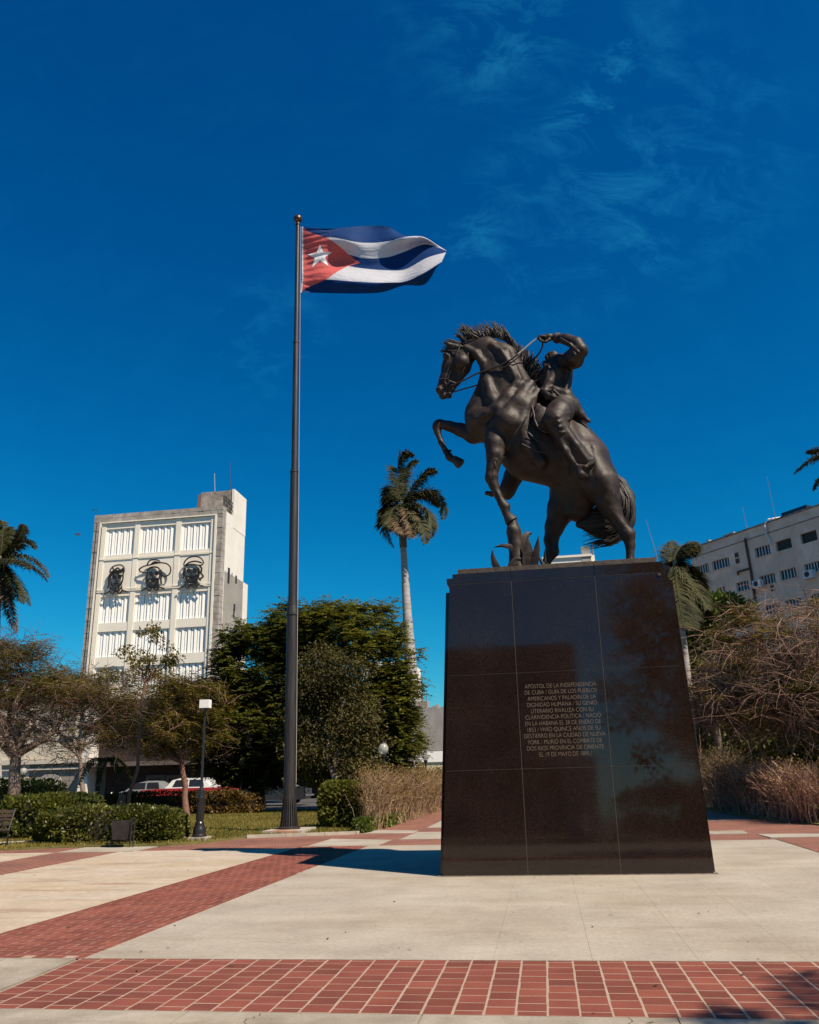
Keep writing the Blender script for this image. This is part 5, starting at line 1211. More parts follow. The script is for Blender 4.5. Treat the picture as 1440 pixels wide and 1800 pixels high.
# stone block trim: top courses and both flanks, each block a piece
def blk(x0, x1, y0, y1, z0, z1):
    mb = MB(); j = rnd.uniform(0, .05); mb.box(x0+.015, x1-.015, y0-j, y1, z0+.015, z1-.015); mb.build('stone_block', stone_grey, bt)
xw = X1-X0
for r_ in range(2):
    z0 = BZ(31.87)+.12+r_*.44; x = X0-(.3 if r_ else 0)
    while x < X1-.05:
        w_ = .78+rnd.uniform(-.12, .15); blk(max(x, X0), min(x+w_, X1), BY-.08, BY+.9, z0, z0+.44); x += w_
for xa, xb in ((X0, BX(fx0)), (BX(fx1), X1)):
    z = 0
    while z < BZ(31.87)+.1:
        h = min(.62+rnd.uniform(-.05, .05), BZ(31.87)+.12-z); blk(xa, xb, BY-.05, BY+.9, z, z+h); z += h
mb = MB(); mb.box(X0+.3, X0+.35, BY-.12, BY-.06, 2, ZT); mb.tube([W(BX(-52.0), BY-.12, 1), W(BX(-52.0), BY-.12, BZ(31.4))], .05, 5); mb.build('cable', iron, bt)
# penthouse with weathered wall
pa = ongrid(354, 866, 81); pb2 = ongrid(432, 861, 81)
mb = MB(); mb.box(pa[0], X1, 81, yb1, ZT-.25, pa[2]); mb.build('penthouse', plaster_stain, bt)
mb = MB(); mb.box(X1-.25, X1+.03, 80.9, yb1+.05, ZT-1.5, pa[2]+.08); mb.build('penthouse_edge', cream2, bt)
qa = ongrid(337, 895, 80); mb = MB(); V = [W(pa[0]-.02, 81, ZT-.2), W(qa[0], 81, ZT-.2), W(qa[0], 83, ZT-.2), W(pa[0]-.02, 83, ZT-.2), W(pa[0]-.02, 81, pa[2]-.2), W(pa[0]-.3, 81, pa[2]-.2), W(pa[0]-.3, 83, pa[2]-.2), W(pa[0]-.02, 83, pa[2]-.2)]; mb.hexa(V); mb.build('stair_roof', bark_red, bt)
mb = MB()
for k in range(9):
    y = BY+.2+k*.42; mb.tube([W(X1-.1, y, ZT-.1), W(X1-.1, y, ZT+1.3)], .035, 5)
for z in (.4, .85, 1.3): mb.tube([W(X1-.1, BY+.2, ZT+z), W(X1-.1, BY+3.6, ZT+z)], .035, 5)
for k in range(6): mb.tube([W(X1-.1+k*.0, BY+.2+k*.7, ZT+1.3), W(X1-.1, BY+.5+k*.7, ZT+.4)], .025, 4)
mb.build('roof_railing', iron, bt)
rod = mat('antenna_metal', (.30, .30, .32), .4, .7)
for (px, pt_, pbm, yy, nm) in ((377, 832, 868, 82, 0), (404, 812, 862, 83, 1)):
    a = np.array(on(px, pt_, yy)); b = np.array(on(px+1, pbm+4, yy)); mb = MB(); mb.tube([b, a], [.05, .035], 5); mb.build('antenna', iron if nm else rod, bt)
a = on(171, 906, BY); mb = MB(); mb.tube([a+[0, 0, -.3], a+[0, 0, .6], a+np.array([-.3, 0, .75]), a+np.array([-.6, 0, .5])], .04, 5); mb.build('roof_lamp_arm', iron, bt)
for (px, py, w_, h_) in ((402, 1012, 1.0, 1.7), (415, 1019, .8, .9), (412, 1068, .8, .8), (411, 1079, .7, 1.0), (408, 1010, .3, .4)):
    # openings in the side wall: broken vents
    r_ = np.array(ongrid(px, py, 80)); y = 80*X1/r_[0]; z = 1.5+(r_[2]-1.5)*y/80
    mb = MB(); mb.box(X1-.05, X1+.012, y-w_*.3, y+w_*.3, z-h_/2, z+h_/2); mb.build('vent_hole', dark_in, bt)
# wire portraits standing off the wall: plain generic faces
def portrait(label, cx, cz, hgt, kind):
    root = empty('wire_portrait', W(BX(cx), BY-.5, BZ(cz)), label, 'wall sculpture', 'wire portraits on the cream facade'); mb = MB(); s_ = hgt/2
    def P(u_, v_): return W(BX(cx)+u_*s_, BY-.34, BZ(cz)+v_*s_)
    def L(pts, r_=.062):
        r_ *= 1.25
        pts2 = []
        for i in range(len(pts)-1):
            p0 = np.array(pts[max(i-1, 0)]); p1 = np.array(pts[i]); p2 = np.array(pts[i+1]); p3 = np.array(pts[min(i+2, len(pts)-1)])
            for k in range(3):
                f = k/3; pts2.append(.5*((2*p1)+(-p0+p2)*f+(2*p0-5*p1+4*p2-p3)*f*f+(-p0+3*p1-3*p2+p3)*f**3))
        pts2.append(np.array(pts[-1])); mb.tube([P(a, b) for a, b in pts2], r_, 5)
    # face outline, brow, eyes, nose, mouth, neck
    L([(-.42, .25), (-.44, -.05), (-.36, -.35), (-.18, -.58), (0, -.64), (.18, -.58), (.34, -.35), (.42, -.05), (.40, .25)])
    L([(-.32, .14), (-.2, .2), (-.08, .14)], .085); L([(.08, .14), (.2, .2), (.32, .14)], .085)
    L([(-.28, .05), (-.18, .08), (-.08, .03), (-.18, .0), (-.28, .05)], .05); L([(.08, .03), (.18, .08), (.28, .05), (.18, .0), (.08, .03)], .05)
    L([(0, .1), (-.05, -.1), (-.08, -.17), (.02, -.2), (.08, -.16)], .06); L([(-.16, -.33), (-.05, -.29), (0, -.31), (.06, -.29), (.16, -.33), (0, -.39), (-.16, -.33)], .055)
    L([(-.38, -.5), (-.42, -.8), (-.75, -.95)]); L([(.36, -.5), (.44, -.78), (.8, -.92)]); L([(-.42, -.8), (-.2, -.98), (0, -.8), (.25, -1.0), (.44, -.78)]); L([(-.3, -.6), (-.15, -.8), (0, -.72), (.2, -.82), (.32, -.6)])
    if kind == 0:
        L([(-.42, .25), (-.5, .5), (-.36, .75), (-.1, .85), (.2, .86), (.42, .7), (.46, .45), (.4, .25)]); L([(-.4, .3), (-.15, .42), (.1, .36), (.4, .45)], .09); L([(-.36, .72), (-.2, .55), (0, .68), (.2, .52), (.42, .65)], .075); L([(-.45, .4), (-.2, .52), (.15, .48), (.45, .55)], .08)
        L([(-.5, .3), (-.56, 0), (-.5, -.4), (-.6, -.6)], .07); L([(-.36, -.2), (-.2, -.45), (0, -.5), (.2, -.46), (.34, -.2)], .05)
    if kind == 1:
        L([(-1.0, .45), (-.7, .62), (-.2, .7), (.3, .78), (.8, .7), (1.1, .4), (1.05, .0), (.75, -.12), (.45, .0)]); L([(-1.0, .45), (-.9, .28), (-.5, .2), (-.42, .25)]); L([(-.5, .62), (-.35, .95), (0, 1.0), (.3, .92), (.4, .75)]); L([(-.42, .25), (-.3, .48), (.1, .52), (.35, .4), (.45, .1)], .075)
        L([(-.2, .7), (.0, .86), (.3, .78)], .08); L([(.45, .3), (.55, .05), (.5, -.3), (.55, -.6)], .08); L([(-.45, .1), (-.48, -.3), (-.4, -.55)], .08); L([(-.34, -.25), (-.25, -.5), (-.05, -.78), (.15, -.6), (.33, -.25), (.1, -.28), (-.1, -.26), (-.34, -.25)], .085); L([(-.2, -.4), (-.1, -.6), (0, -.7)], .07)
    if kind == 2:
        L([(-.46, .3), (-.52, .6), (-.3, .88), (.1, .98), (.5, .88), (.72, .6), (.6, .4), (.35, .42), (-.05, .5), (-.46, .42)]); L([(-.46, .42), (-.2, .62), (.2, .68), (.6, .55)], .07); L([(.45, .4), (.62, .2), (.6, -.1), (.75, -.3), (.55, -.45)], .08); L([(.42, .25), (.5, -.05), (.45, -.35), (.6, -.55)], .07); L([(-.46, .3), (-.54, .05), (-.5, -.25), (-.62, -.3)], .07)
        L([(-.36, -.2), (-.2, -.26), (0, -.24), (.2, -.26), (.34, -.2)], .075); L([(-.3, -.3), (-.2, -.5), (0, -.6), (.2, -.5), (.3, -.3)], .085); L([(-.2, -.45), (0, -.52), (.2, -.45)], .07)
    autosmooth(mb.build('wire_outline', iron, root))
    mb = MB()
    for u_, v_ in ((-.3, .3), (.3, .3), (-.3, -.4), (.3, -.4)): mb.tube([P(u_, v_), np.array(P(u_, v_))+NS*.35], .03, 4)
    mb.build('wall_brackets', iron, root)
zz = 24.8
portrait('bareheaded wire portrait with short curly hair, leftmost on the cream facade', -49.3, zz-.1, 3.3, 0)
portrait('wire portrait of a bearded face in a wide-brimmed hat, middle of the cream facade', -44.6, zz, 3.3, 1)
portrait('wire portrait of a bearded face in a soft cap, rightmost on the cream facade', -39.8, zz+.05, 3.4, 2)

# grey apartment block on the right, standing at an angle
grey_wall = mat('grey_plaster', (.60, .40, .30), rough=.95, var=(.86, .62, .50), scale=.35, bump=.3, bscale=3, dist=.8)
win_frame = mat('window_frame', (.62, .60, .60), rough=.6); glass_dk = mat('dark_glass', (.02, .02, .025), rough=.12)
P0 = np.array([35.4, 95, 0.0]); TV = np.array([.438, -.9, 0]); TV /= np.linalg.norm(TV); NV_ = np.array([-TV[1]*-1, 0, 0]); NV_ = np.array([TV[1], -TV[0], 0])
def gi(zx, zy):
    px, py = 1140+zx/4.8, 780+zy/4.8; d = FW*F_PX+RT*(px-720)+UP*(900-py); P = CAMP+d*(((P0-CAMP)@NV_)/(d@NV_)); return (P-P0)@TV, P[2]
def GB(s_, dd, z): return tuple(P0+TV*s_+NV_*dd+np.array([0, 0, z]))
ga = empty('apartment_block', GB(10, 0, 0), 'weathered grey-pink apartment block with barred windows behind the trees on the right', 'building')
sL = gi(352, 900)[0]; zt_ = gi(1000, 672)[1]; sR = sL+75
WN = [(405, 1042, 515, 1088, 5), (535, 997, 688, 1033, 6), (893, 880, 1032, 920, 5), (1068, 822, 1213, 868, 0), (1275, 752, 1428, 800, 0),
      (578, 1230, 655, 1285, 2), (738, 1180, 853, 1235, 4), (935, 1120, 1075, 1165, 5), (1105, 1075, 1253, 1125, 5), (1310, 1015, 1470, 1055, 6)]
rz = {0: gi(893, 880)[1], 1: gi(1105, 1075)[1]}
wins = []
for k, (a, b, c, d, n) in enumerate(WN):
    s0, z1 = gi(a, b); s1, z0 = gi(c, d); wins.append((s0, s1, z0, z1, n))
rowz = [(np.mean([w[3] for w in wins[:3]]), np.mean([w[2] for w in wins[:3]])), (np.mean([w[3] for w in wins[5:]]), np.mean([w[2] for w in wins[5:]]))]
pit = rowz[0][0]-rowz[1][0]
allw = []
for r_ in range(2, 6):
    for w in wins[5:]: allw.append((w[0], w[1], rowz[1][1]-pit*(r_-1), rowz[1][0]-pit*(r_-1), w[4]))
for w in wins[:5]: allw.append((w[0], w[1], rowz[0][1], rowz[0][0], w[4]))
for w in wins[5:]: allw.append((w[0], w[1], rowz[1][1], rowz[1][0], w[4]))
# wall assembled as bands with openings
mb = MB()
def gbox(m_, s0, s1, d0, d1, z0, z1): m_.hexa([GB(s0, d1, z0), GB(s1, d1, z0), GB(s1, d0, z0), GB(s0, d0, z0), GB(s0, d1, z1), GB(s1, d1, z1), GB(s1, d0, z1), GB(s0, d0, z1)])
zs = [0]
bands = sorted({(round(w[2], 2), round(w[3], 2)) for w in allw})
prev = 0
for z0, z1 in bands:
    gbox(mb, sL, sR, -.35, 0, prev, z0); ws = sorted([w for w in allw if round(w[2], 2) == z0]); s_ = sL
    for w in ws: gbox(mb, s_, w[0], -.35, 0, z0, z1); s_ = w[1]
    gbox(mb, s_, sR, -.35, 0, z0, z1); prev = z1
gbox(mb, sL, sR, -.35, 0, prev, zt_); gbox(mb, sL, sR, -9, -.36, 0, zt_-.15); mb.build('wall', grey_wall, ga)
mb = MB(); gbox(mb, sL-.1, sR, -.4, .12, zt_, zt_+.16); gbox(mb, sL, sR, .002, .06, zt_-1.15, zt_-1.05); mb.build('parapet', plaster_stain, ga)
for w in allw:
    s0, s1, z0, z1, n = w
    mb = MB(); gbox(mb, s0, s1, -.345, -.30, z0, z1); wo = mb.build('window', glass_dk if n else dark_in, ga)
    if n:
        for k in range(n+1):
            s_ = s0+(s1-s0)*k/n; mb = MB(); gbox(mb, s_-.045 if k else s_, s_+.045 if k < n else s_, -.29, -.2, z0, z1); mb.build('frame_bar', win_frame, wo)
        mb = MB(); gbox(mb, s0-.12, s1+.12, .003, .12, z0-.12, z0-.01); mb.build('sill', grey_wall, wo)
pipe_m = mat('rusty_pipe', (.07, .035, .025), rough=.9, var=(.12, .07, .05), scale=3)
s1_, zA = gi(822, 800); s2_, zB = gi(905, 1330); mb = MB(); mb.tube([GB(s1_, .15, zA), GB(s1_+.1, .15, (zA+zB)/2), GB(s1_, .15, zB-8)], .13, 6); s3_, z3_ = gi(762, 1080); s4_, z4_ = gi(845, 1062)
mb.tube([GB(s1_, .18, (z3_+z4_)/2), GB(s3_, .18, (z3_+z4_)/2), GB(s3_, .18, z3_-.4)], .12, 6); mb.build('drain_pipe', pipe_m, ga)
mb = MB(); mb.tube([GB(*(gi(1060, 640)[0], -1.0, zt_+.5)), GB(gi(1020, 668)[0], .1, zt_+.35), GB(gi(995, 680)[0], .3, zt_-.2), GB(gi(1000, 720)[0], .25, zt_-1.2), GB(gi(1040, 790)[0], .2, zt_-2.6)], .1, 6); mb.build('white_pipe', win_frame, ga)
mb = MB(); s_ = gi(1125, 600)[0]; gbox(mb, s_, s_+3.2, -.8, .05, zt_+.17, zt_+.55); mb.build('roof_slab', glass_dk, ga)
mb = MB(); s_ = gi(620, 790)[0]; gbox(mb, s_, s_+1.6, -1.4, -.2, zt_+.17, zt_+.42); s_ = gi(470, 850)[0]; gbox(mb, s_, s_+.3, -1, -.5, zt_+.17, zt_+.6); mb.build('roof_box', stone_grey, ga)
for zx, zt2 in ((1068, 5.3), (815, 3.0)):
    s_ = gi(zx, 700)[0]; mb = MB(); mb.tube([GB(s_, -.3, zt_), GB(s_-.1, -.3, zt_+zt2*.5), GB(s_-.2, -.3, zt_+zt2)], [.045, .03, .02], 5); mb.build('antenna', rod, ga)
for a, b, c, d in ((727, 925, 772, 1005), (1028, 1200, 1070, 1240)):
    s0, z1 = gi(a, b); s1, z0 = gi(c, d); mb = MB()
    gbox(mb, s0, s1, .003, .03, z0, z1); o = mb.build('vent', pipe_m, ga)
    mb = MB(); gbox(mb, s0-.08, s1+.08, .031, .07, (z0+z1)/2-.06, (z0+z1)/2+.06); mb.build('bar', grey_wall, o)
for a, b in ((940, 1185), (1372, 1105)):
    s_, z_ = gi(a, b); mb = MB(); gbox(mb, s_-.5, s_+.6, .01, .6, z_-.45, z_+.4); o = mb.build('air_conditioner', win_frame, ga); mb = MB()
    c = np.array(GB(s_-.02, .605, z_)); mb.tube([c, c+NV_*.02], .3, 12); mb.build('fan_grille', iron, o)

# cream corner house on the left, with arched door and pilaster
HY = 59.0
def hx(px, py=1370): return ongrid(px, py, HY)[0]
def hz(py, px=80): return ongrid(px, py, HY)[2]
cream_h = mat('house_cream', (.55, .49, .40), rough=.9, var=(.48, .42, .34), scale=.7, bump=.25, bscale=6); cream_shaded = mat('house_cream_shaded', (.22, .185, .15), rough=.9, var=(.26, .22, .18), scale=1.0); grey_q = mat('house_quoin', (.30, .27, .25), .9)  # the darker beige is the cream lower wall with shade put into the colour
hs = empty('corner_house', W(hx(60), HY, 0), 'ornate cream corner house with an arched doorway and a tall white pilaster at the left', 'building')
dx0, dx1 = hx(79), hx(98); zc1 = hz(1343); zc2 = hz(1351)
mb = MB(); mb.box(hx(-120), hx(50), HY, HY+8, 0, 8.7); mb.box(hx(50)+.002, hx(141), HY+.01, HY+8, zc1, 8.7); mb.build('wall', cream_h, hs)
dt = hz(1374)
mb = MB()
zz0 = 0
while zz0 < zc1-.05:
    z1 = min(zz0+.52, zc1-.01)
    for (a, b) in ((hx(50)+.002, dx0-.35), (dx1+.35, hx(141))):
        mb.box(a, b, HY+.02, HY+.5, zz0+.015, z1-.015)
    zz0 += .52
mb.box(dx0-.35, dx1+.35, HY+.02, HY+.5, dt+.55, zc1-.01); mb.box(hx(50)+.01, dx0, HY+.06, HY+8, 0, zc1-.02); mb.box(dx1, hx(141), HY+.06, HY+8, 0, zc1-.02); mb.build('rusticated_wall', cream_shaded, hs)
mb = MB()
for k in range(6):
    mb.box(dx0-(.5 if k % 2 else .35), dx0, HY-.05, HY+.05, dt*k/6+.02, dt*(k+1)/6-.02); mb.box(dx1, dx1+(.5 if k % 2 else .35), HY-.05, HY+.05, dt*k/6+.02, dt*(k+1)/6-.02)
cxm = (dx0+dx1)/2; rd = (dx1-dx0)/2
for k in range(5):
    a0 = math.pi*(k+.06)/5; a1 = math.pi*(k+.94)/5; pr = []
    for a, r_ in ((a0, rd), (a1, rd), (a1, rd+.5), (a0, rd+.5)): pr.append((cxm+r_*math.cos(a), dt+.6*r_*math.sin(a)))
    mb.hexa([W(x, HY-.06, z) for x, z in pr]+[W(x, HY+.05, z) for x, z in pr])
mb.build('door_surround', grey_q, hs)
mb = MB(); mb.box(dx0, dx1, HY+.4, HY+.45, 0, dt+.7); mb.build('doorway', dark_in, hs)
mb = MB()
for k in range(7):
    a = math.pi*(k+.5)/7; mb.tube([W(cxm, HY+.3, dt), W(cxm+rd*math.cos(a), HY+.3, dt+.6*rd*math.sin(a))], .03, 4)
mb.tube([W(dx0, HY+.3, dt), W(dx1, HY+.3, dt)], .05, 4); mb.build('fanlight_bars', iron, hs)
mb = MB(); mb.box(hx(-120), hx(158), HY-.35, HY-.01, zc1, zc1+.35); mb.box(hx(-120), hx(158), HY-.2, HY-.012, zc2-.1, zc2+.05); mb.box(hx(-120), hx(158), HY-.4, HY-.01, 8.3, 8.8); mb.build('cornice', cream_h, hs)
mb = MB(); mb.box(hx(141)+.005, hx(157), HY-.3, HY+8, 0, 9.0); mb.box(hx(140), hx(158), HY-.38, HY-.31, 0, .8); mb.build('white_pilaster', mat('white_pilaster', (.72, .68, .62), .85, var=(.6, .56, .5), scale=1), hs)
for px0, px1 in ((5, 28), (60, 78), (104, 124)):
    for zb in (5.0,):
        mb = MB(); mb.box(hx(px0), hx(px1), HY-.06, HY+.0-.01, zb, zb+2.6); w = mb.build('window', mat('shutter_grey', (.25, .23, .20), .8) if 'shutter_grey' not in bpy.data.materials else bpy.data.materials['shutter_grey'], hs)
        mb = MB(); mb.box(hx(px0)-.15, hx(px1)+.15, HY-.2, HY-.065, zb+2.65, zb+2.85); mb.box(hx(px0)-.15, hx(px1)+.15, HY-.2, HY-.065, zb-.2, zb-.05); mb.build('frame', cream_h, w)
# arcade building next door, its shade painted into the dark brown plaster
brown = mat('shaded_brown_plaster', (.022, .012, .009), rough=.9, var=(.038, .022, .017), scale=1.2)
AY = 60.0
ar = empty('arcade_building', W(hx(320), AY, 0), 'long building, its shade put into the dark brown walls, with pale-framed doorways behind the parked cars', 'building')
def ax_(px): return ongrid(px, 1380, AY)[0]
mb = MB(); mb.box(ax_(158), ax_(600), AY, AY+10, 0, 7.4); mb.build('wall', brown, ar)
frame_m = mat('door_frame_beige', (.12, .09, .075), .9)
for a, b, t_ in ((262, 284, 1369), (297, 325, 1369), (162, 178, 1382), (385, 400, 1372), (430, 452, 1376), (470, 490, 1370)):
    xa, xb, zt2 = ax_(a), ax_(b), ongrid(a, t_, AY)[2]
    mb = MB(); mb.box(xa, xb, AY-.04, AY-.01, 0, zt2); d_ = mb.build('doorway', dark_in, ar)
    mb = MB(); mb.box(xa-.25, xa, AY-.1, AY-.005, 0, zt2+.25); mb.box(xb, xb+.25, AY-.1, AY-.005, 0, zt2+.25); mb.box(xa, xb, AY-.1, AY-.005, zt2, zt2+.25); mb.build('frame', frame_m, d_)
mb = MB(); mb.box(ax_(158), ax_(600), AY-1.8, AY-.02, ongrid(300, 1345, AY)[2], ongrid(300, 1345, AY)[2]+.3); mb.build('canopy', frame_m, ar)
# yellow wall, grey building and white building right of the big tree
def bld(name, label, px0, px1, py, ys, depth, m, cat='building'):
    a = ongrid(px0, py, ys); b = ongrid(px1, py, ys); root = empty(name, W((a[0]+b[0])/2, ys, 0), label, cat)
    mb = MB(); mb.box(a[0], b[0], ys, ys+depth, 0, a[2]); mb.build('wall', m, root); return root, a, b
yellow = mat('yellow_paint', (.66, .58, .36), .9, var=(.60, .53, .36), scale=.6)
r_, a, b = bld('yellow_wall', 'pale yellow wall with a white top band beside the left edge of the plinth', 650, 905, 1343, 62, .6, yellow, 'wall')
mb = MB(); mb.box(a[0], b[0], 61.9, 62.7, a[2], a[2]+.75); mb.box(a[0], b[0], 61.93, 61.99, 1.1, 1.5); mb.build('white_band', white_fin, r_)
tl_ = mat('teal_paint', (.03, .16, .22), .7); mb = MB(); mb.box(a[0], b[0], 61.9, 61.99, 0, 1.08); mb.build('teal_base', tl_, r_)
gc = mat('grey_concrete', (.33, .31, .30), .95, var=(.22, .20, .19), scale=.7, bump=.3, bscale=3, stretch=(1, 1, .5))
r_, a, b = bld('grey_building', 'stained grey concrete building behind the pale yellow wall', 700, 930, 1249, 72, 9, gc)
mb = MB(); mb.box(a[0], b[0], 71.95, 71.99, a[2]-3.5, a[2]-3.4); x = ongrid(738, 1249, 72)[0]; mb.box(x-.8, x+.6, 72.5, 74, a[2], a[2]+.8)
for k in range(4): mb.tube([W(x-.6+k*.4, 72.6, a[2]+.8), W(x-.6+k*.4, 72.6, a[2]+1.5)], .05, 4)
for k in range(14): xx = ongrid(752+k*7, 1249, 72)[0]; mb.box(xx, xx+.28, 72, 72.4, a[2], a[2]+.15+.12*(k % 3))
mb.build('roof_clutter', stone_grey, r_)
r_, a, b = bld('white_building', 'sunlit white building glimpsed between the tree and the palm trunk', 640, 719, 1165, 80, 8, cream2)
for k in range(3):
    for j in range(3):
        xx = a[0]+.5+j*1.4; z = 4+k*3.2; mb = MB(); mb.box(xx, xx+.8, 79.95, 79.995, z, z+1.6); mb.build('window', glass_dk, r_)
r_, a, b = bld('tall_far_building', 'far pale building whose roof shows between the horse legs above the plinth', 955, 1040, 980, 150, 10, cream2)
for k in range(10):
    for j in range(4):
        mb = MB(); xx = a[0]+.8+j*2.1; z = 2+k*3.5; mb.box(xx, xx+1.2, 149.93, 149.995, z, z+1.6); mb.build('window', glass_dk, r_)
mb = MB(); x = ongrid(1028, 970, 150)[0]; mb.box(x-.6, x+1.0, 149.9, 151.5, a[2]-2, ongrid(1028, 961, 150)[2]); mb.build('chimney', stone_grey, r_)
mb = MB(); mb.box(b[0], ongrid(1046, 980, 150)[0], 150.5, 160, 0, a[2]); mb.box(a[0]-.2, b[0]+.1, 149.7, 150.0-.01, a[2]-.35, a[2]+.05); mb.build('side_strip', cream, r_)
mb = MB(); mb.tube([W(ongrid(1043, 970, 150)[0], 151, a[2]-1), W(ongrid(1041, 950, 150)[0], 151, ongrid(1041, 951, 150)[2])], [.25, .1], 5); mb.tube([W(ongrid(1030, 970, 150)[0], 151, a[2]), W(ongrid(1030, 950, 150)[0], 151, ongrid(1030, 951, 150)[2])], .08, 5); mb.build('antenna', rod, r_)
# more of the neighbourhood: low houses along the street on both sides
for lab, x0, x1, y0, h, m in (('low plastered house at the far left of the street', -75, -46, 59, 9, cream2), ('row house across the street, right of the walk', 9, 30, 60, 8, brown)):
    root = empty('row_house', W((x0+x1)/2, y0, 0), lab, 'building'); mb = MB(); mb.box(x0, x1, y0, y0+9, 0, h); mb.build('wall', m, root)
    for k in range(int((x1-x0)/3)):
        for z in (.8, 4.6): mb = MB(); mb.box(x0+1+k*3, x0+2.2+k*3, y0-.05, y0-.005, z, z+2.2); mb.build('window', glass_dk, root)
# buildings and trees behind the photographer, mirrored in the polished granite
for lab, x0, x1, y0, h, m, nm in (('brown office building across the road behind the photographer', -23, 3.3, -46, 15.5, plaster_stain, 'office_building'), ('small white columned pavilion behind the photographer', 1.0, 2.9, -24, 4.4, cream2, 'pavilion')):
    root = empty(nm, W((x0+x1)/2, y0, 0), lab, 'building'); mb = MB(); mb.box(x0, x1, y0-(12 if h > 9 else 1.5), y0, 0, h)
    if nm == 'office_building': mb.box(x0, x0+8, y0-12, y0, h, h+2.0)
    mb.build('wall', m, root)
    if nm == 'office_building':
        for k in range(8):
            for z in range(1, 4): mb = MB(); mb.box(x0+1+k*3, x0+3+k*3, y0+.005, y0+.05, z*3.4, z*3.4+1.8); mb.build('window', glass_dk, root)
    else:
        for k in range(3): mb = MB(); c = W(x0+.25+k*.7, y0+.7, 0); mb.lathe(c, [(.16, 0), (.16, .2), (.12, .25), (.10, 3.4), (.15, 3.5), (.15, 3.7)], 14); autosmooth(mb.build('column', cream, root))
        mb = MB(); mb.box(x0, x1, y0+.01, y0+1, 3.7, 4.2); mb.build('entablature', cream, root)
for i, (x, y, h, r_) in enumerate(((8.6, -22, 17, 4.9), (20, -30, 12, 5), (16.5, -20, 13, 5), (-24, -34, 9, 4.5))):
    base = np.array(W(x, y, 0)); u_ = rg.normal(size=(170, 3)); u_ /= np.linalg.norm(u_, axis=1, keepdims=True); Cq = base+[0, 0, h*.53]+u_*rg.uniform(.3, 1, 170)[:, None]*np.array([r_, r_, h*.44])
    tree(('tall leafy tree behind the photographer, nearest the white pavilion', 'broad leafy tree at the far right behind the photographer', 'leafy tree behind the photographer, second from the pavilion', 'leafy tree left of the office building behind the photographer')[i],
         'tree', base, base+[0, 0, h*.3], Cq, .25, lambda lc: broad(lc, Cq, 70, .9, .32, .2), g_olive, name='leafy_tree')

bush('hedge', 'long clipped hedge behind the photographer, right of the pavilion', 'hedge', [(3.4, 24, -17.5, -16, 0, 2.4)], 16000, .2, .12, g_dark)
# ------------------------------------------------------------------ street furniture
black_paint = mat('black_paint', (.016, .014, .014), rough=.32, spec=.6)
lamp_white = mat('lamp_white', (.75, .74, .70), rough=.4)
def globe_glass():
    m = bpy.data.materials.new('globe_glass'); m.use_nodes = True; b = m.node_tree.nodes['Principled BSDF']
    b.inputs['Base Color'].default_value = (.75, .73, .66, 1); b.inputs['Roughness'].default_value = .15; b.inputs['Transmission Weight'].default_value = .55; b.inputs['Alpha'].default_value = .75; return m
gg = globe_glass()
L0 = np.array(W(-8.62, 20.72, 0)); topz = ongrid(355, 1232, 20.72)[2]
lp = empty('floodlight_post', L0, 'black cast-iron lamp post topped by a white floodlight box, left of the flagpole', 'lamp post')
mb = MB(); mb.lathe(L0+[0, 0, .1], [(.18, 0), (.18, .05), (.155, .08), (.16, .16), (.14, .22), (.11, .30), (.115, .33), (.10, .36)], 20); autosmooth(mb.build('base', black_paint, lp), 35)
mb = MB()
prof = [(.085, .46), (.088, .8), (.078, .95), (.10, 1.0), (.10, 1.04), (.07, 1.1), (.085, 1.16), (.05, 1.25), (.034, 1.35), (.028, topz-.2)]
mb.lathe(L0, prof, 18)
for k in range(12):
    a = 2*math.pi*k/12; d = np.array([math.cos(a), math.sin(a), 0]); mb.tube([L0+d*.088+[0, 0, .5], L0+d*.086+[0, 0, .92]], .012, 5)
autosmooth(mb.build('post', black_paint, lp), 50)
mb = MB(); gx, gy = grid(L0)[:2]
mb.box(gx-.12, gx+.13, gy-.11, gy+.09, topz-.19, topz+.02); lh = mb.build('floodlight', lamp_white, lp)
mb = MB(); mb.box(gx-.13, gx+.14, gy-.13, gy+.11, topz-.215, topz-.192); mb.build('rim', black_paint, lh)
mb = MB(); mb.box(gx-.21, gx+.25, gy-.22, gy+.22, -.05, .11); mb.build('footing', pad, lp)
def globe_lamp(px, py, ys, r_, label):
    c = on(px, py, ys); b = c*[1, 1, 0]; root = empty('globe_lamp', b, label, 'lamp', 'globe lamps in the park')
    mb = MB(); mb.lathe(b, [(.14, 0), (.14, .5), (.07, .65), (.045, .9), (.04, c[2]-r_-.12), (.09, c[2]-r_-.1), (.1, c[2]-r_*.95)], 12); autosmooth(mb.build('post', black_paint, root), 40)
    mb = MB(); mb.lathe(c, [(r_*math.sin(math.pi*(.12+.80*i/12)), -r_*math.cos(math.pi*(.12+.80*i/12))*(1.15 if i > 6 else 1)) for i in range(13)], 16); autosmooth(mb.build('globe', gg, root), 80)
    mb = MB(); mb.lathe(c+[0, 0, r_*1.1], [(.1, 0), (.06, .06), (.02, .1), (.015, .22)], 10); autosmooth(mb.build('finial', black_paint, root))
globe_lamp(674, 1317, 33, .20, 'globe lamp in front of the dark tree, nearest the tall royal palm')
globe_lamp(748, 1330, 40, .165, 'globe lamp against the pale yellow wall')
globe_lamp(426, 1340, 37, .17, 'globe lamp under the dark tree left of the flagpole')
globe_lamp(41, 1356, 33, .14, 'globe lamp beside the thick pale trunk at the left')
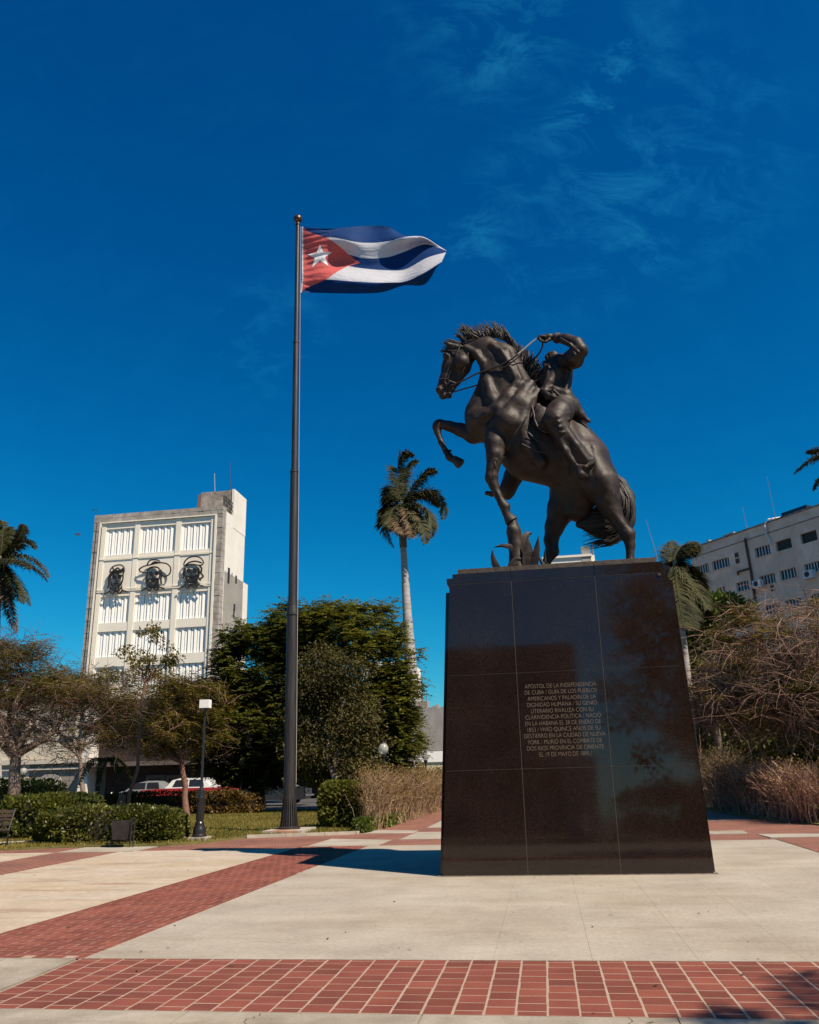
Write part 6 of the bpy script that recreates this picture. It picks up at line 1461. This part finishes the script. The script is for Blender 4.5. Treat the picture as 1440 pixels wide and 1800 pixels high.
# bench
bn = empty('bench', W(-14.0, 19.25, 0), 'iron-framed park bench cut by the left edge of the photo', 'bench')
wood = mat('dark_wood', (.05, .03, .02), .7, var=(.1, .065, .045), scale=4)
for xx in (-14.75, -13.02):
    mb = MB()
    for dy in (-.02, .44): mb.tube([W(xx, 19.1+dy, 0), W(xx, 19.12+dy*.9, .40)], .022, 6)
    mb.tube([W(xx, 19.05, .42), W(xx, 19.56, .40)], .022, 6); mb.tube([W(xx, 19.08, .42), W(xx, 19.02, .62), W(xx, 19.2, .66), W(xx, 19.5, .63)], .018, 6); mb.tube([W(xx, 19.52, .40), W(xx, 19.6, .62), W(xx, 19.7, .90), W(xx, 19.78, .86)], .022, 6)
    mb.tube([W(xx, 19.1, .12), W(xx, 19.5, .12)], .015, 5); mb.tube([W(xx, 19.1, .26), W(xx, 19.5, .26)], .015, 5); mb.tube([W(xx, 19.25, .42), W(xx, 19.3, .52), W(xx, 19.22, .6), W(xx, 19.15, .52)], .012, 5)
    autosmooth(mb.build('iron_end', iron, bn))
for k in range(5): mb = MB(); mb.box(-14.73, -13.04, 19.1+k*.085, 19.17+k*.085, .425, .45); mb.build('seat_slat', wood, bn)
for k in range(4): mb = MB(); z = .52+k*.095; mb.box(-14.73, -13.04, 19.56+k*.03, 19.585+k*.03, z, z+.07); mb.build('back_slat', wood, bn)
# bin
bi = empty('litter_bin', W(-9.95, 19.35, 0), 'dark sheet-metal litter bin hung in a tube frame in front of the hedge', 'bin')
mb = MB(); V = [(-10.15, 19.24, .17), (-9.83, 19.24, .17), (-9.83, 19.48, .17), (-10.15, 19.48, .17), (-10.18, 19.2, .58), (-9.80, 19.2, .58), (-9.80, 19.52, .58), (-10.18, 19.52, .58)]; mb.hexa([W(*v) for v in V]); mb.build('bin_body', mat('bin_metal', (.035, .03, .03), .4, .5, var=(.07, .06, .06), scale=6), bi)
mb = MB()
for xx in (-10.22, -9.74, -9.66):
    mb.tube([W(xx, 19.32, 0), W(xx, 19.35, .62)], .014, 6)
mb.tube([W(-10.22, 19.34, .13), W(-9.66, 19.34, .13)], .012, 5); mb.tube([W(-9.74, 19.35, .62), W(-9.70, 19.35, .64), W(-9.66, 19.35, .62)], .012, 5)
for k in range(7): mb.tube([W(-9.74, 19.345, .18+k*.06), W(-9.66, 19.345, .18+k*.06)], .006, 4)
mb.build('tube_frame', iron, bi)
# sign and small things in the planting on the left
c = on(75, 1384, 30); sg = empty('round_topped_sign', c*[1, 1, 0], 'round-topped dark blue sign with a red emblem standing by the corner house', 'sign')
def plate(cx, cz, w, h, y, m, nm, par, n=14, ang=0):
    mb = MB(); pts = [(cx+w*math.cos(2*math.pi*k/n), cz+h*math.sin(2*math.pi*k/n)) for k in range(n)]
    V = [W(x, y, z) for x, z in pts]+[W(x, y+.03, z) for x, z in pts]; mb.add(V, [tuple(range(n)), tuple(range(n, 2*n))[::-1]]+[(k, (k+1) % n, (k+1) % n+n, k+n) for k in range(n)]); return mb.build(nm, m, par)
gx, gy, gz_ = grid(c)
plate(gx, gz_, .17, .22, 30, mat('sign_blue', (.01, .02, .08), .5), 'sign_face', sg); plate(gx+.07, gz_+.01, .17, .22, 30.06, lamp_white, 'sign_back', sg); plate(gx+.01, gz_+.02, .08, .07, 29.96, mat('sign_red', (.45, .03, .03), .5), 'emblem', sg)
mb = MB(); mb.tube([W(gx+.1, 30.1, 0), W(gx+.1, 30.1, gz_-.05)], .06, 8); mb.build('post', lamp_white, sg)
c = on(197, 1404, 36); dr = empty('blue_drum', c*[1, 1, 0], 'small blue round-topped litter drum behind the hedge', 'drum'); mb = MB(); mb.lathe(c*[1, 1, 0], [(.16, 0), (.18, .3), (.18, c[2]), (.14, c[2]+.14), (.05, c[2]+.2)], 14); autosmooth(mb.build('drum_body', mat('blue_plastic', (.02, .16, .42), .5), dr))
c = on(213, 1408, 33); st_ = empty('tree_stump', c*[1, 1, 0], 'tan broken tree stump behind the hedge', 'stump'); mb = MB(); mb.tube([c*[1, 1, 0]-[0, 0, .1], c*[1, 1, 0]+[0, 0, .6], c*[1, 1, 0]+[.05, 0, c[2]+.25]], [.2, .16, .14], 9); autosmooth(mb.build('stump_wood', bark_pale, st_))
# ------------------------------------------------------------------ vehicles
chrome = mat('chrome', (.6, .6, .6), .15, 1.0); tyre_m = mat('tyre', (.015, .015, .015), .8)
def car(label, x, y, ln, body_m, roof_m, style, rot=0, name='parked_car'):
    root = empty(name, W(x, y, 0), label, 'car' if name != 'parked_truck' else 'truck', 'vehicles parked along the street')
    ca, sa = math.cos(rot), math.sin(rot); wd = .88
    def T(lx, ly, z): return W(x+lx*ca-ly*sa, y+lx*sa+ly*ca, z)
    h = ln/2
    if style == 'classic': low = [(-h, .45), (-h-.03, .75), (-h+.2, .93), (-h+1.5, .98), (h-1.5, .98), (h-.3, .96), (h, .90), (h+.05, .5), (h-.1, .3), (-h+.1, .3)]; cab = [(-h+1.55, .98), (-h+1.95, 1.42), (-h+2.4, 1.52), (h-1.8, 1.50), (h-1.25, .98)]
    elif style == 'truck': low = [(-h, .5), (-h, 1.0), (h, 1.0), (h, .5)]; cab = [(-h+.1, 1.0), (-h+.3, 1.9), (-h+1.6, 1.95), (-h+1.8, 1.0)]
    else: low = [(-h, .4), (-h+.05, .68), (-h+1.0, .88), (h-.8, .92), (h, .8), (h, .4), (h-.1, .25), (-h+.1, .25)]; cab = [(-h+.95, .88), (-h+1.7, 1.32), (-h+2.3, 1.42), (h-1.5, 1.38), (h-.7, .92)]
    def prism(P, w0, w1, m, nm, zmid):
        n = len(P); V = []; zs = [p[1] for p in P]; z0, z1 = min(zs), max(zs)
        rings = [(-1, .86), (-.92, 1.0), (.92, 1.0), (1, .86)]
        for s_, sh in rings:
            cxp = sum(p[0] for p in P)/n; czp = sum(p[1] for p in P)/n
            for a, z in P: w = w0+(w1-w0)*(z-z0)/(z1-z0); V.append(T(cxp+(a-cxp)*(sh*.06+.94), s_*w, czp+(z-czp)*(sh*.1+.9)))
        Fs = [tuple(range(n)), tuple(range(3*n, 4*n))[::-1]]
        for r_ in range(3):
            for k in range(n): Fs.append((r_*n+k, r_*n+(k+1) % n, (r_+1)*n+(k+1) % n, (r_+1)*n+k))
        mb = MB(); mb.add(V, Fs); return autosmooth(mb.build(nm, m, root), 50)
    prism(low, wd, wd*.97, body_m, 'body', .6); prism(cab, wd*.93, wd*.74, roof_m, 'cabin', 1.2)
    cz0, cz1 = cab[0][1]+.07, max(p[1] for p in cab)-.1
    for s_ in (-1, 1):
        lx0, lx1 = cab[0][0]+.45, cab[-1][0]-.45; mid = (lx0+lx1)/2
        for a, b in ((lx0, mid-.05), (mid+.05, lx1)):
            mb = MB(); t0 = wd*.93*s_; t1 = wd*.78*s_; e = .012*s_
            V = [T(a, t0*.975+e, cz0), T(b, t0*.975+e, cz0), T(b-(.12 if b == lx1 else 0), t1+e*2, cz1), T(a+(.18 if a == lx0 else 0), t1+e*2, cz1)]
            mb.add(V+[tuple(np.array(v)-np.array(T(0, .01*s_, 0))+np.array(T(0, 0, 0))) for v in V], [(0, 1, 2, 3), (7, 6, 5, 4), (0, 4, 5, 1), (1, 5, 6, 2), (2, 6, 7, 3), (3, 7, 4, 0)]); mb.build('side_window', glass_dk, root)
    fa, fb = cab[0], cab[1]; mb = MB(); V = [T(fa[0]+.06, -.72, fa[1]+.06), T(fa[0]+.06, .72, fa[1]+.06), T(fb[0]-.04, .62, fb[1]-.04), T(fb[0]-.04, -.62, fb[1]-.04)]; V = [np.array(v)+np.array([-.03, 0, .04]) for v in V]; mb.add(V, [(0, 1, 2, 3)]); mb.build('windscreen', glass_dk, root)
    for lx in (-h+.85, h-.95):
        for s_ in (-1, 1):
            mb = MB(); a = np.array(T(lx, s_*wd*.80, .32)); b = np.array(T(lx, s_*(wd+.01), .32)); mb.tube([a, b], .32, 18); w = mb.build('wheel', tyre_m, root); mb = MB(); mb.tube([b, b+(b-a)*.08], .18, 14); mb.build('rim', chrome, w)
    for s_ in (-1, 1):
        mb = MB(); c_ = np.array(T(-h+.02, s_*.62, .72)); mb.tube([c_+np.array(T(.05, 0, 0))-np.array(T(0, 0, 0)), c_-(np.array(T(.03, 0, 0))-np.array(T(0, 0, 0)))], .1, 12); mb.build('headlight', lamp_white, root)
    mb = MB(); mb.tube([T(-h-.06, -wd, .45), T(-h-.1, 0, .45), T(-h-.06, wd, .45)], .06, 6); mb.tube([T(h+.08, -wd, .45), T(h+.1, 0, .45), T(h+.08, wd, .45)], .06, 6); autosmooth(mb.build('bumper', chrome, root))
    return root
def paint(nm, c): return mat(nm, c, .3, .0, coat=.25)
red_p, white_p, silver_p, blue_p, dk_p = paint('red_paint', (.36, .012, .015)), paint('white_paint', (.62, .62, .60)), paint('silver_paint', (.22, .225, .23)), paint('blue_paint', (.02, .30, .62)), paint('dark_paint', (.03, .03, .035))
def cx_(px, ys): return ongrid(px, 1405, ys)[0]
car('red classic car with a white roof parked beyond the low hedge', cx_(335, 47), 47, 5.6, red_p, white_p, 'classic')
car('silver modern car parked behind the red classic car', cx_(262, 49.8), 49.8, 4.3, silver_p, silver_p, 'modern')
car('dark car in the shade behind the dark tree left of the flagpole', cx_(475, 46), 46, 4.3, dk_p, silver_p, 'modern')
car('bright blue truck half hidden by the dry stems left of the plinth', cx_(712, 50), 50, 5.5, blue_p, blue_p, 'truck', name='parked_truck')
car('pale blue-green car at the right edge behind the dry hedge', cx_(1450, 40.5), 40.5, 4.6, paint('pale_teal_paint', (.28, .42, .44)), paint('pale_teal_roof', (.34, .48, .50)), 'classic')
# soaring bird
bc = on(137, 940, 70); bd = empty('bird', bc, 'small dark soaring bird in the sky left of the portrait building', 'bird')
mb = MB(); t_ = np.array([.8, 0, -.55]); t_ /= np.linalg.norm(t_)
mb.tube([bc-t_*.24, bc-t_*.12, bc+t_*.12, bc+t_*.26], [.012, .06, .05, .008], 8); autosmooth(mb.build('body', dk_p, bd))
for s_ in (-1, 1):
    side = np.array([.25, .9, .35])*s_; mb = MB(); q = [bc-t_*.09, bc+t_*.09, bc+side*.28+t_*.06+[0, 0, .08], bc+side*.55-t_*.05+[0, 0, .04], bc+side*.28-t_*.14+[0, 0, .08]]
    mb.add(q+[np.array(v)-[0, 0, .012] for v in q], [(0, 1, 2, 3, 4), (9, 8, 7, 6, 5)]+[(k, (k+1) % 5, (k+1) % 5+5, k+5) for k in range(5)]); mb.build('wing', dk_p, bd)
